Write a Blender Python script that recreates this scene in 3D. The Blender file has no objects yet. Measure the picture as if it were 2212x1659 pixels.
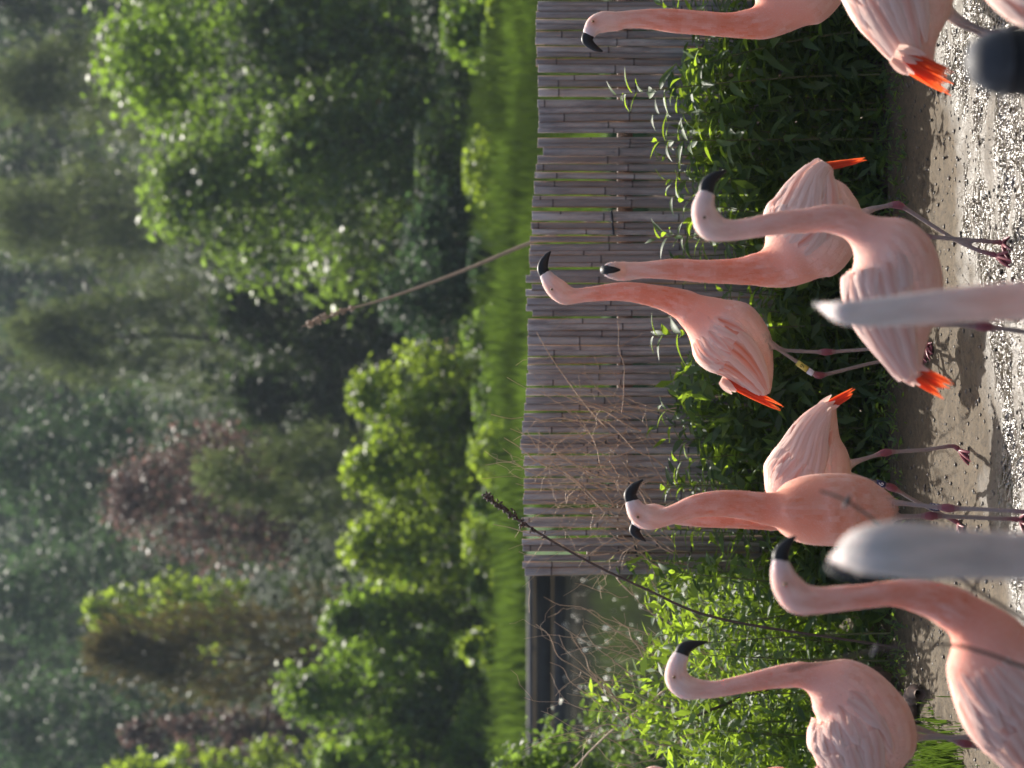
import bpy, math, random
import numpy as np
from mathutils import Vector, Matrix, kdtree

R = math.radians
rng = np.random.default_rng(7)
random.seed(7)
SC = bpy.context.scene
COL = SC.collection

# ------------------------------------------------------------------ camera (portrait shot stored on its side: rolled 90 degrees)
F = 4400.0                      # focal length in pixels of a 2212 x 1659 picture
CAM_H = 1.70
PITCH = math.atan((1106.0 - 950.0) / F)
V_D = Vector((0, math.cos(PITCH), -math.sin(PITCH)))
V_U = Vector((0, math.sin(PITCH), math.cos(PITCH)))
V_R = Vector((1, 0, 0))
CX, CY = -V_U, V_R              # picture right / picture up in the world
C0 = Vector((0, 0, CAM_H))
cam_data = bpy.data.cameras.new('camera')
cam = bpy.data.objects.new('camera', cam_data)
COL.objects.link(cam)
m = Matrix.Identity(4)
for i in range(3):
    m[i][0], m[i][1], m[i][2], m[i][3] = CX[i], CY[i], -V_D[i], C0[i]
cam.matrix_world = m
cam_data.sensor_fit = 'HORIZONTAL'
cam_data.sensor_width = 36.0
cam_data.lens = F / 2212.0 * 36.0
cam_data.clip_start = 0.05
cam_data.clip_end = 900.0
cam_data.dof.use_dof = True
cam_data.dof.focus_distance = 6.8
cam_data.dof.aperture_fstop = 3.0
SC.camera = cam

# ------------------------------------------------------------------ sky, sun, exposure
SUN_EL, SUN_AZ = R(49), R(5)    # azimuth measured from +Y towards +X
world = bpy.data.worlds.new('World')
SC.world = world
world.use_nodes = True
wn = world.node_tree
bg = wn.nodes['Background']
sky = wn.nodes.new('ShaderNodeTexSky')
sky.sky_type = 'NISHITA'
sky.sun_disc = False
sky.sun_elevation = SUN_EL
sky.sun_rotation = SUN_AZ
sky.dust_density = 5.0
sky.ozone_density = 0.8
sky.air_density = 1.0
wn.links.new(sky.outputs[0], bg.inputs[0])
bg.inputs[1].default_value = 0.11
sun_data = bpy.data.lights.new('sun', 'SUN')
sun = bpy.data.objects.new('sun', sun_data)
COL.objects.link(sun)
sun_data.energy = 4.6
sun_data.angle = R(0.5)
sun_data.color = (1.0, 0.94, 0.84)
sdir = Vector((math.sin(SUN_AZ) * math.cos(SUN_EL), math.cos(SUN_AZ) * math.cos(SUN_EL), math.sin(SUN_EL)))
sun.rotation_euler = (-sdir).to_track_quat('-Z', 'Y').to_euler()
SC.view_settings.view_transform = 'Standard'
SC.view_settings.look = 'None'
SC.view_settings.gamma = 1.0
SC.view_settings.exposure = 1.12
SC.cycles.use_denoising = True
SC.cycles.max_bounces = 7
SC.cycles.transparent_max_bounces = 6
SC.cycles.sample_clamp_indirect = 6.0

# ------------------------------------------------------------------ helpers
def P(x, y, d):
    """a point of the place seen at (x, y) of the 2212 x 1659 picture, d metres along the view axis"""
    x, y, d = float(x), float(y), float(d)
    return C0 + d * (V_D + (x - 1106.0) / F * CX + (829.5 - y) / F * CY)

def ground_depth(x, y, z=0.0):
    x, y = float(x), float(y)
    r = V_D + (x - 1106.0) / F * CX + (829.5 - y) / F * CY
    return (z - CAM_H) / r.z

def on_plane(x, y, Y):
    x, y, Y = float(x), float(y), float(Y)
    r = V_D + (x - 1106.0) / F * CX + (829.5 - y) / F * CY
    return C0 + r * (Y / r.y)

def mesh(name, V, faces, smooth=True):
    V = np.asarray(V, dtype=np.float32).reshape(-1, 3)
    me = bpy.data.meshes.new(name)
    if isinstance(faces, np.ndarray):
        n, k = faces.shape
        me.vertices.add(len(V)); me.vertices.foreach_set('co', V.ravel())
        me.loops.add(n * k); me.loops.foreach_set('vertex_index', faces.astype(np.int32).ravel())
        me.polygons.add(n); me.polygons.foreach_set('loop_start', (np.arange(n) * k).astype(np.int32))
        me.update(calc_edges=True); me.validate()
    else:
        me.from_pydata(V.tolist(), [], faces)
        me.update()
    if smooth:
        me.polygons.foreach_set('use_smooth', np.ones(len(me.polygons), dtype=bool))
    return me

def attr(me, name, kind, arr):
    a = me.attributes.new(name, kind, 'POINT')
    key = {'FLOAT': 'value', 'FLOAT_COLOR': 'color', 'FLOAT_VECTOR': 'vector'}[kind]
    a.data.foreach_set(key, np.asarray(arr, dtype=np.float32).ravel())

def obj(name, me, mat=None, parent=None, loc=None):
    o = bpy.data.objects.new(name, me)
    COL.objects.link(o)
    if mat is not None and me is not None:
        me.materials.clear(); me.materials.append(mat)
    if parent is not None:
        o.parent = parent
    if loc is not None:
        o.location = loc
    return o

def tag(o, label=None, cat=None, group=None, kind=None):
    if label: o['label'] = label
    if cat: o['category'] = cat
    if group: o['group'] = group
    if kind: o['kind'] = kind
    return o

def thing(name, label, cat, loc, group=None):
    o = bpy.data.objects.new(name, None)
    COL.objects.link(o)
    o.location = loc
    o.empty_display_size = 0.1
    return tag(o, label, cat, group)

def catmull(rows, k):
    A = np.asarray(rows, dtype=float)
    A = np.vstack([2 * A[0] - A[1], A, 2 * A[-1] - A[-2]])
    out = []
    for i in range(1, len(A) - 2):
        p0, p1, p2, p3 = A[i - 1], A[i], A[i + 1], A[i + 2]
        for j in range(k):
            t = j / k
            out.append(0.5 * (2 * p1 + (p2 - p0) * t + (2 * p0 - 5 * p1 + 4 * p2 - p3) * t * t + (3 * p1 - p0 - 3 * p2 + p3) * t ** 3))
    out.append(A[-2])
    return np.array(out)

def tube_arrays(pts, rad, seg=6):
    """simple tube along points (N,3) with radii (N)"""
    pts = np.asarray(pts, float); rad = np.asarray(rad, float)
    T = np.gradient(pts, axis=0)
    T /= np.linalg.norm(T, axis=1)[:, None] + 1e-9
    ref = np.array([0.31, 0.87, 0.38]) if abs(T[0] @ np.array([0.31, 0.87, 0.38])) < 0.9 else np.array([1.0, 0, 0])
    N = np.zeros_like(T); n = np.cross(T[0], ref); n /= np.linalg.norm(n)
    for i in range(len(T)):
        n = n - T[i] * (n @ T[i]); n /= np.linalg.norm(n) + 1e-9
        N[i] = n
    B = np.cross(T, N)
    a = np.arange(seg) / seg * 2 * math.pi
    V = pts[:, None, :] + rad[:, None, None] * (np.cos(a)[None, :, None] * N[:, None, :] + np.sin(a)[None, :, None] * B[:, None, :])
    V = V.reshape(-1, 3)
    i = np.arange(len(pts) - 1)[:, None] * seg; j = np.arange(seg)[None, :]; j2 = (j + 1) % seg
    Fq = np.stack([i + j, i + j2, i + seg + j2, i + seg + j], -1).reshape(-1, 4)
    return V, Fq

class Bag:
    """collects vertex / quad arrays for ONE mesh"""
    def __init__(s): s.V = []; s.F = []; s.n = 0; s.A = []
    def add(s, V, Fq, a=None):
        V = np.asarray(V, float).reshape(-1, 3)
        s.V.append(V); s.F.append(np.asarray(Fq) + s.n); s.n += len(V)
        if a is not None: s.A.append(np.broadcast_to(a, (len(V),)).astype(float))
    def mesh(s, name, smooth=True, an='tone'):
        me = mesh(name, np.vstack(s.V), np.vstack(s.F), smooth)
        if s.A: attr(me, an, 'FLOAT', np.concatenate(s.A))
        return me

def vnoise(x, y, seed=0):
    g = np.random.default_rng(seed).random((256, 256))
    xi = np.floor(x).astype(int); yi = np.floor(y).astype(int)
    fx = x - xi; fy = y - yi
    fx = fx * fx * (3 - 2 * fx); fy = fy * fy * (3 - 2 * fy)
    a = g[xi % 256, yi % 256]; b = g[(xi + 1) % 256, yi % 256]; c = g[xi % 256, (yi + 1) % 256]; d = g[(xi + 1) % 256, (yi + 1) % 256]
    return (a * (1 - fx) + b * fx) * (1 - fy) + (c * (1 - fx) + d * fx) * fy - 0.5

# ------------------------------------------------------------------ materials
class NT:
    def __init__(s, name):
        s.m = bpy.data.materials.new(name); s.m.use_nodes = True
        s.t = s.m.node_tree; s.t.nodes.clear()
        s.out = s.n('OutputMaterial')
    def n(s, kind, **kw):
        nd = s.t.nodes.new('ShaderNode' + kind)
        for k, v in kw.items():
            if k == 'inp':
                for kk, vv in v.items():
                    if isinstance(vv, bpy.types.NodeSocket): s.t.links.new(vv, nd.inputs[kk])
                    else: nd.inputs[kk].default_value = vv
            else: setattr(nd, k, v)
        return nd
    def mix(s, fac, a, b, mode='MIX'):
        nd = s.t.nodes.new('ShaderNodeMix'); nd.data_type = 'RGBA'; nd.blend_type = mode
        for idx, v in ((0, fac), (6, a), (7, b)):
            if isinstance(v, bpy.types.NodeSocket): s.t.links.new(v, nd.inputs[idx])
            else: nd.inputs[idx].default_value = v if idx == 0 else (*v, 1) if len(v) == 3 else v
        return nd.outputs[2]
    def ramp(s, fac, stops, interp='LINEAR'):
        nd = s.n('ValToRGB'); s.t.links.new(fac, nd.inputs[0]); cr = nd.color_ramp; cr.interpolation = interp
        while len(cr.elements) < len(stops): cr.elements.new(0.5)
        for e, (p, c) in zip(cr.elements, stops):
            e.position = p; e.color = (*c, 1) if not isinstance(c, (int, float)) else (c, c, c, 1)
        return nd.outputs[0]
    def surf(s, sh): s.t.links.new(sh, s.out.inputs[0]); return s.m
    def bump(s, h, strength, dist):
        return s.n('Bump', inp={'Height': h, 'Strength': strength, 'Distance': dist}).outputs[0]
    def noise(s, vec, scale, detail=4, rough=0.55):
        nd = s.n('TexNoise', inp={'Scale': scale, 'Detail': detail, 'Roughness': rough})
        if vec is not None: s.t.links.new(vec, nd.inputs['Vector'])
        return nd.outputs[0]
    def coords(s, what='Object'): return s.n('TexCoord').outputs[what]
    def mapping(s, vec, scale): return s.n('Mapping', inp={'Vector': vec, 'Scale': scale}).outputs[0]

def leaf_mat(name, c1, c2, tr, trf=0.4, gloss=0.35, use_attr=True, spec=.45):
    k = NT(name)
    if use_attr:
        f = k.n('Attribute', attribute_name='tone').outputs['Fac']
    else:
        f = k.n('ObjectInfo').outputs['Random']
    c = k.mix(f, c1, c2)
    no = k.noise(k.coords(), 30, 2)
    c = k.mix(no, c, k.mix(0.6, c, (0.02, 0.03, 0.01)))
    pb = k.n('BsdfPrincipled', inp={'Base Color': c, 'Roughness': gloss, 'Specular IOR Level': spec})
    t = k.n('BsdfTranslucent', inp={'Color': k.mix(f, [v * .45 for v in tr], [min(1, v * 1.3) for v in tr])})
    ms = k.n('MixShader', inp={0: trf, 1: pb.outputs[0], 2: t.outputs[0]})
    return k.surf(ms.outputs[0])

def plain(name, c, rough=0.7, var=0.25, scale=20, bump=0.0, spec=0.4):
    k = NT(name); v = k.coords()
    no = k.noise(v, scale, 5)
    col = k.mix(no, [x * (1 - var) for x in c], [x * (1 + var) for x in c])
    inp = {'Base Color': col, 'Roughness': rough, 'Specular IOR Level': spec}
    if bump: inp['Normal'] = k.bump(no, bump, 0.01)
    return k.surf(k.n('BsdfPrincipled', inp=inp).outputs[0])

def plumage(name, trans=0.0):
    k = NT(name)
    c = k.n('Attribute', attribute_name='col').outputs['Color']
    fl = k.n('Attribute', attribute_name='flow').outputs['Vector']
    fine = k.noise(k.mapping(fl, (28, 420, 1)), 1.0, 3)
    big = k.noise(k.mapping(fl, (16, 60, 1)), 1.0, 2, 0.5)
    patch = k.noise(k.mapping(fl, (7, 16, 1)), 1.0, 3)
    hs = k.n('HueSaturation', inp={'Saturation': 1.22, 'Value': 0.9, 'Color': c}).outputs[0]
    lite = k.mix(0.42, c, (0.90, 0.76, 0.70))
    fade = k.n('Attribute', attribute_name='fade').outputs['Fac']
    c1 = k.mix(k.ramp(big, [(0.36, 0.0), (0.66, 1.0)]), hs, lite)
    c2 = k.mix(0.5, c, c1)
    c3 = k.mix(k.ramp(patch, [(0.5, 0.0), (0.75, 0.55)]), c2, hs)
    c4 = k.mix(k.ramp(fine, [(0.3, 0.0), (0.7, 0.35)]), c3, lite)
    c4 = k.mix(fade, c4, c)
    add = k.n('Math', operation='ADD', inp={0: fine, 1: k.n('Math', operation='MULTIPLY', inp={0: big, 1: 2.0}).outputs[0]}).outputs[0]
    bst = k.n('MapRange', inp={0: fade, 3: 0.48, 4: 0.0}).outputs[0]
    bp = k.n('Bump', inp={'Height': add, 'Strength': bst, 'Distance': 0.006}).outputs[0]
    pb = k.n('BsdfPrincipled', inp={'Base Color': c4, 'Roughness': 0.75, 'Specular IOR Level': 0.15, 'Normal': bp,
                                     'Sheen Weight': 0.18, 'Sheen Roughness': 0.4, 'Sheen Tint': (1.0, 0.86, 0.80, 1),
                                     'Subsurface Weight': 0.0 if trans else 0.55, 'Subsurface Radius': (1.0, 0.55, 0.42), 'Subsurface Scale': 0.022})
    if trans:
        t = k.n('BsdfTranslucent', inp={'Color': k.mix(0.25, c4, (1, 0.7, 0.55))})
        return k.surf(k.n('MixShader', inp={0: trans, 1: pb.outputs[0], 2: t.outputs[0]}).outputs[0])
    return k.surf(pb.outputs[0])

M = {}
M['plume'] = plumage('plumage')
M['quill'] = plumage('feather_vane', 0.38)
def red_vane():
    k = NT('red_feather_vane'); c = k.n('Attribute', attribute_name='col').outputs['Color']
    fl = k.n('Attribute', attribute_name='flow').outputs['Vector']
    st = k.noise(k.mapping(fl, (20, 500, 1)), 1.0, 2)
    c2 = k.mix(st, k.mix(0.35, c, (0.30, 0.01, 0.005)), c)
    pb = k.n('BsdfPrincipled', inp={'Base Color': c2, 'Roughness': 0.6, 'Specular IOR Level': 0.2})
    t = k.n('BsdfTranslucent', inp={'Color': k.mix(0.5, c2, (1.0, 0.16, 0.03))})
    return k.surf(k.n('MixShader', inp={0: 0.5, 1: pb.outputs[0], 2: t.outputs[0]}).outputs[0])
M['vane_red'] = red_vane()
M['beak'] = (lambda k: k.surf(k.n('BsdfPrincipled', inp={'Base Color': k.mix(k.noise(k.coords(), 60, 3), (0.006, 0.006, 0.007), (0.014, 0.014, 0.016)), 'Roughness': 0.5, 'Specular IOR Level': 0.3}).outputs[0]))(NT('beak_horn'))
def skin_mat():
    k = NT('leg_skin')
    c = k.n('Attribute', attribute_name='col').outputs['Color']
    no = k.noise(k.coords(), 160, 3)
    return k.surf(k.n('BsdfPrincipled', inp={'Base Color': k.mix(no, k.mix(0.4, c, (0.03, 0.02, 0.02)), c), 'Roughness': 0.5, 'Normal': k.bump(no, 0.3, 0.002)}).outputs[0])
M['skin'] = skin_mat()
M['foot'] = plain('webbed_foot', (0.20, 0.05, 0.06), 0.4, 0.4, 80)
M['eye'] = plain('eye_iris', (0.30, 0.17, 0.08), 0.15, 0.1)
M['pupil'] = plain('eye_pupil', (0.01, 0.01, 0.01), 0.05, 0.0)
M['band_yellow'] = plain('band_yellow', (0.55, 0.44, 0.08), 0.35, 0.12)
M['band_white'] = plain('band_white', (0.62, 0.58, 0.60), 0.35, 0.12)
M['band_navy'] = plain('band_navy', (0.018, 0.022, 0.085), 0.35, 0.12)
M['ink'] = plain('dark_ink', (0.03, 0.028, 0.012), 0.5, 0.1)
M['ink_white'] = plain('white_ink', (0.75, 0.75, 0.78), 0.5, 0.1)

def bamboo_mat():
    k = NT('weathered_bamboo')
    v = k.coords()
    rnd = k.n('ObjectInfo').outputs['Random']
    ofs = k.n('VectorMath', operation='ADD', inp={0: v, 1: k.n('CombineXYZ', inp={0: k.n('Math', operation='MULTIPLY', inp={0: rnd, 1: 50.0}).outputs[0], 2: k.n('Math', operation='MULTIPLY', inp={0: rnd, 1: 91.0}).outputs[0]}).outputs[0]}).outputs[0]
    grain = k.noise(k.mapping(ofs, (260, 260, 5)), 1.0, 4)
    blot = k.noise(k.mapping(ofs, (30, 30, 9)), 1.0, 5, 0.65)
    c = k.mix(rnd, (0.23, 0.190, 0.165), (0.45, 0.385, 0.345))
    c = k.mix(k.ramp(blot, [(0.42, 0.0), (0.64, 0.7)]), c, (0.15, 0.125, 0.12))
    c = k.mix(k.ramp(grain, [(0.5, 0.0), (0.8, 0.4)]), c, (0.50, 0.47, 0.46))
    e = k.n('Attribute', attribute_name='edge').outputs['Fac']
    en = k.n('Math', operation='MULTIPLY', inp={0: e, 1: k.ramp(k.noise(k.mapping(ofs, (4, 4, 3)), 1.0, 2), [(0.45, 0.0), (0.6, 1.0)])}).outputs[0]
    c = k.mix(en, c, (0.30, 0.15, 0.055))
    nd = k.n('Attribute', attribute_name='node').outputs['Fac']
    c = k.mix(nd, c, (0.05, 0.036, 0.032))
    return k.surf(k.n('BsdfPrincipled', inp={'Base Color': c, 'Roughness': 0.62, 'Specular IOR Level': 0.3, 'Normal': k.bump(grain, 0.35, 0.003)}).outputs[0])
M['bamboo'] = bamboo_mat()
M['rail'] = plain('rail_wood', (0.12, 0.09, 0.07), 0.8, 0.3, 30, 0.3)
M['tie'] = plain('black_tie', (0.012, 0.012, 0.014), 0.45, 0.1)
M['leaf'] = leaf_mat('willow_leaf', (0.038, 0.082, 0.044), (0.080, 0.138, 0.060), (0.40, 0.58, 0.04), 0.42, 0.52, False, .3)
M['leaf_mass'] = leaf_mat('undergrowth_leaf', (0.034, 0.074, 0.040), (0.075, 0.13, 0.055), (0.38, 0.56, 0.04), 0.40, 0.55, True, .28)
M['stem'] = plain('green_stem', (0.10, 0.11, 0.04), 0.6, 0.3)
M['dry'] = plain('dry_stem', (0.40, 0.275, 0.18), 0.6, 0.45, 40)
M['darkstem'] = plain('dark_stem', (0.075, 0.05, 0.038), 0.75, 0.4, 60)
M['bark'] = plain('bark', (0.06, 0.05, 0.042), 0.9, 0.4, 6, 0.5)
M['root'] = plain('weathered_root', (0.17, 0.12, 0.09), 0.9, 0.5, 25, 0.8)
M['timber'] = plain('wet_timber', (0.03, 0.027, 0.025), 0.6, 0.5, 8, 0.4)
M['cap'] = plain('grey_cap_board', (0.10, 0.09, 0.088), 0.8, 0.5, 6, 0.3)
M['post_black'] = plain('black_rubber', (0.007, 0.007, 0.008), 0.6, 0.2, 20, 0, .25)
M['post_grey'] = (lambda k: k.surf(k.n('BsdfPrincipled', inp={'Base Color': k.mix(k.ramp(k.noise(k.coords(), 16, 2), [(0.45, 0.0), (0.55, 1.0)]), (0.075, 0.078, 0.088), (0.035, 0.037, 0.043)), 'Roughness': 0.6, 'Specular IOR Level': 0.3}).outputs[0]))(NT('grey_cap'))
M['grass'] = leaf_mat('meadow_grass', (0.005, 0.022, 0.013), (0.048, 0.088, 0.018), (0.11, 0.18, 0.02), 0.33, 0.7, True, .15)
M['petal'] = plain('pale_petal', (0.62, 0.62, 0.55), 0.6, 0.2)
M['pebble'] = plain('pebbles', (0.10, 0.085, 0.07), 0.55, 0.6, 15)
M['flower'] = plain('red_flower', (0.55, 0.05, 0.08), 0.6, 0.2)

def soil_mat():
    k = NT('damp_sandy_soil')
    v = k.coords()
    grain = k.noise(k.mapping(v, (150, 90, 150)), 1.0, 4, 0.7)
    lump = k.noise(v, 42, 4, 0.65)
    wide = k.noise(v, 1.7, 4, 0.6)
    c = k.mix(k.ramp(lump, [(0.34, 0.0), (0.62, 1.0)]), (0.024, 0.017, 0.010), (0.078, 0.056, 0.032))
    c = k.mix(k.ramp(grain, [(0.35, 0.0), (0.75, 0.6)]), c, (0.110, 0.084, 0.053))
    vor = k.n('TexVoronoi', inp={'Vector': v, 'Scale': 34.0, 'Randomness': 1.0}).outputs['Distance']
    hole = k.n('Math', operation='MULTIPLY', inp={0: k.ramp(vor, [(0.06, 1.0), (0.15, 0.0)]), 1: k.ramp(k.noise(v, 9, 2), [(0.45, 0.0), (0.55, 1.0)])}).outputs[0]
    c = k.mix(hole, c, (0.05, 0.036, 0.026))
    # wet, finely pebbled mud: its own patch nearer the viewer's side
    sep = k.n('SeparateXYZ', inp={0: v})
    wob = k.n('Math', operation='MULTIPLY_ADD', inp={0: wide, 1: 1.3, 2: -0.65}).outputs[0]
    yy = k.n('Math', operation='ADD', inp={0: sep.outputs[1], 1: wob}).outputs[0]
    xs = k.n('Math', operation='MULTIPLY_ADD', inp={0: sep.outputs[0], 1: 0.5, 2: 6.45}).outputs[0]
    dd = k.n('Math', operation='SUBTRACT', inp={0: xs, 1: yy}).outputs[0]
    wp = k.ramp(k.noise(k.mapping(v, (2.2, 5.5, 2)), 1.0, 4, .6), [(0.36, 0.3), (0.50, 1.0)])
    wet = k.n('Math', operation='MULTIPLY', inp={0: k.ramp(dd, [(0.0, 0.0), (0.3, 1.0)]), 1: wp}).outputs[0]
    c = k.mix(wet, c, k.mix(grain, (0.020, 0.014, 0.009), (0.058, 0.045, 0.032)))
    rough = k.n('MapRange', inp={0: wet, 3: 0.8, 4: 0.2}).outputs[0]
    peb = k.noise(k.mapping(v, (52, 36, 52)), 1.0, 2.0, 0.5)
    hgt = k.mix(wet, k.mix(0.5, grain, lump), peb)
    bs = k.n('MapRange', inp={0: wet, 3: 0.5, 4: 1.0}).outputs[0]
    bp = k.n('Bump', inp={'Height': hgt, 'Strength': bs, 'Distance': k.n('MapRange', inp={0: wet, 3: 0.012, 4: 0.030}).outputs[0]}).outputs[0]
    return k.surf(k.n('BsdfPrincipled', inp={'Base Color': c, 'Roughness': rough, 'Specular IOR Level': k.n('MapRange', inp={0: wet, 3: 0.22, 4: 0.75}).outputs[0], 'Normal': bp}).outputs[0])
M['soil'] = soil_mat()
def field_mat(name, a, b, s):
    k = NT(name); v = k.coords()
    return k.surf(k.n('BsdfPrincipled', inp={'Base Color': k.mix(k.noise(v, s, 5), a, b), 'Roughness': 0.95, 'Specular IOR Level': 0.1}).outputs[0])
M['meadow'] = field_mat('meadow_turf', (0.014, 0.034, 0.012), (0.04, 0.075, 0.018), 0.8)
M['hill'] = field_mat('wooded_slope', (0.012, 0.02, 0.012), (0.035, 0.05, 0.022), 0.6)
M['bed'] = field_mat('pond_mud', (0.03, 0.025, 0.018), (0.06, 0.05, 0.035), 2)
def water_mat():
    k = NT('pond_water'); v = k.coords()
    w = k.noise(k.mapping(v, (1.2, 3.5, 1)), 1.6, 3)
    return k.surf(k.n('BsdfPrincipled', inp={'Base Color': (0.016, 0.017, 0.012, 1), 'Roughness': 0.07, 'Specular IOR Level': 0.5, 'Normal': k.bump(w, 0.12, 0.05)}).outputs[0])
M['water'] = water_mat()

# ------------------------------------------------------------------ ground, pond, meadow, hillside
def hz(y):
    if y < 46: return 0.40 + 0.05 * max(0.0, y - 31)
    return 1.15 + 0.33 * (y - 46)

def grid(xs, ys, zf):
    X, Y = np.meshgrid(xs, ys)
    Z = zf(X, Y)
    V = np.stack([X, Y, Z], -1).reshape(-1, 3)
    nx = len(xs); ny = len(ys)
    i = (np.arange(ny - 1)[:, None] * nx + np.arange(nx - 1)[None, :])
    Fq = np.stack([i, i + 1, i + nx + 1, i + nx], -1).reshape(-1, 4)
    return V, Fq

def soil_z(X, Y):
    z = 0.030 * vnoise(X * 1.7 + 9, Y * 1.7, 1) + 0.018 * vnoise(X * 7, Y * 7, 2) + 0.012 * vnoise(X * 22, Y * 22, 3) + 0.008 * vnoise(X * 60, Y * 60, 4)
    pit = np.clip(vnoise(X * 26, Y * 26, 5) - 0.33, 0, 1) * 0.09
    drop = np.clip((Y - 8.55) / 0.7, 0, 1)
    return z - pit - 0.55 * drop * drop * (3 - 2 * drop)
xs = np.concatenate([np.linspace(-40, -2.3, 24), np.arange(-2.2, 2.3, 0.019), np.linspace(2.4, 40, 24)])
ys = np.concatenate([np.linspace(-10, 4.6, 18), np.arange(4.7, 8.5, 0.019), np.linspace(8.55, 9.4, 20)])
V, Fq = grid(xs, ys, soil_z)
tag(obj('ground', mesh('ground', V, Fq), M['soil']), 'damp sandy ground with pits and glinting wet mud', kind='structure')
V, Fq = grid(np.linspace(-40, 40, 12), np.linspace(9.3, 30.3, 12), lambda X, Y: -0.56 - 0.2 * np.sin((Y - 9.3) / 21 * math.pi))
tag(obj('pond_bed', mesh('pond_bed', V, Fq), M['bed']), kind='structure')
V, Fq = grid(np.linspace(-40, 40, 3), np.array([8.75, 20, 30.16]), lambda X, Y: X * 0 - 0.12)
tag(obj('pond_water', mesh('pond_water', V, Fq), M['water']), 'dark still pond reflecting the green bank', kind='structure')
V, Fq = grid(np.linspace(-60, 60, 60), np.linspace(30.2, 46.5, 40), lambda X, Y: np.vectorize(hz)(Y) + 0.12 * vnoise(X * .6, Y * .6, 8))
tag(obj('meadow', mesh('meadow', V, Fq), M['meadow']), 'bright grass bank beyond the pond', kind='structure')
V, Fq = grid(np.linspace(-140, 140, 70), np.linspace(46.0, 260, 60), lambda X, Y: np.vectorize(hz)(Y) + 1.6 * vnoise(X * .12, Y * .12, 9))
tag(obj('hillside', mesh('hillside', V, Fq), M['hill']), 'steep wooded hillside behind the meadow', kind='structure')

V, Fq = grid(np.linspace(0, 1, 40), np.concatenate([[18.0], np.linspace(18.02, 30.25, 20)]), lambda X, Y: X * 0)
yy_ = V[:, 1].copy(); V[:, 0] = -.092 * yy_ + V[:, 0] * (40 + .092 * yy_); V[:, 2] = .18 + .018 * (yy_ - 18)
V[yy_ < 18.01, 2] = -.6
sk = np.stack([np.array([(-.092 * y, y, z) for y, z in ((18.0, .18), (30.25, .4))]), np.array([(-.092 * y, y, -.7) for y in (18.0, 30.25)])], 0).reshape(-1, 3)
Fq = np.vstack([Fq, np.array([[0, 1, 3, 2]]) + len(V)]); V = np.vstack([V, sk])
tag(obj('meadow', mesh('meadow', V, Fq), M['meadow']), 'grassy shore behind the bamboo fence', kind='structure')

# timber edging of the far bank
def box(x0, x1, y0, y1, z0, z1):
    V = np.array([(x, y, z) for x in (x0, x1) for y in (y0, y1) for z in (z0, z1)], float)
    Fq = np.array([(0, 1, 3, 2), (4, 6, 7, 5), (0, 4, 5, 1), (2, 3, 7, 6), (0, 2, 6, 4), (1, 5, 7, 3)])
    return V, Fq
edging = thing('timber_edging', 'dark wet timber edging along the far pond bank', 'retaining wall', (0, 30.1, 0))
zz = -0.5
for i in range(3):
    for j in range(5):
        V, Fq = box(j * 4.4 - 24.8, j * 4.4 - 20.42, -0.04 - 0.012 * (i % 2) , 0.05, -0.5 + i * 0.27, -0.5 + i * 0.27 + 0.255)
        obj('plank', mesh('plank', V, Fq, False), M['timber'], edging)
for j in range(5):
    V, Fq = box(j * 4.4 - 24.8, j * 4.4 - 20.43, -0.14, 0.16, 0.315, 0.40)
    obj('cap_board', mesh('cap_board', V, Fq, False), M['cap'], edging)

# grass blades
def blades(n, xf, yf, zf, h0, h1, w, seed):
    r = np.random.default_rng(seed)
    x = xf(r, n); y = yf(r, n); z = zf(x, y)
    h = (h0 + (h1 - h0) * r.random(n)) * (0.6 + 0.9 * np.clip(vnoise(x * 1.1, y * 1.1, seed) + 0.5, 0, 1))
    a = r.random(n) * 2 * math.pi; lean = 0.35 * h * r.random(n)
    dx, dy = np.cos(a), np.sin(a); b = r.random(n) * 2 * math.pi
    ww = w * (0.6 + 0.8 * r.random(n))
    A = np.stack([x - dx * ww, y - dy * ww, z - 0.02], -1); B = np.stack([x + dx * ww, y + dy * ww, z - 0.02], -1)
    Cm = np.stack([x + dx * ww * .7 + np.cos(b) * lean * .35, y + dy * ww * .7 + np.sin(b) * lean * .35, z + h * .6], -1)
    Tp = np.stack([x + np.cos(b) * lean, y + np.sin(b) * lean, z + h], -1)
    V = np.stack([A, B, Cm, Tp], 1).reshape(-1, 3)
    Fq = np.arange(n * 4).reshape(-1, 4)
    tone = np.repeat(np.clip(r.random(n) * .45 + 2.0 * vnoise(x * .55 + 7, y * .45, seed + 1) + 1.2 * vnoise(x * 1.9, y * 1.2, seed + 2) + .25 - .07 - x * .065, 0, 1), 4)
    me = mesh('blades', V, Fq); attr(me, 'tone', 'FLOAT', tone)
    return me
hzv = np.vectorize(hz)
tag(obj('meadow_grass', blades(46000, lambda r, n: r.uniform(-11.5, 11.5, n), lambda r, n: 30.5 + 16 * r.random(n) ** 1.2, lambda x, y: hzv(y), .12, .46, .018, 21), M['grass']), 'tall bright grass on the bank beyond the pond', kind='stuff')
tag(obj('shore_grass', blades(19000, lambda r, n: -.092 * 18 + 8.5 * r.random(n), lambda r, n: 18.2 + 12.3 * r.random(n), lambda x, y: np.where(x > -.092 * y + .05, .18 + .018 * (y - 18), -.5), .14, .34, .014, 23), M['grass']), 'tall grass on the shore behind the bamboo fence', kind='stuff')
g0 = P(2040, 1640, ground_depth(2040, 1640))
tag(obj('grass_tuft', blades(1500, lambda r, n: g0.x - .03 + r.normal(0, .075, n), lambda r, n: g0.y + r.normal(0, .14, n), lambda x, y: x * 0, .02, .075, .0026, 22), M['grass']), 'short green grass by the hind bird at the far left', kind='stuff')

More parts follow.
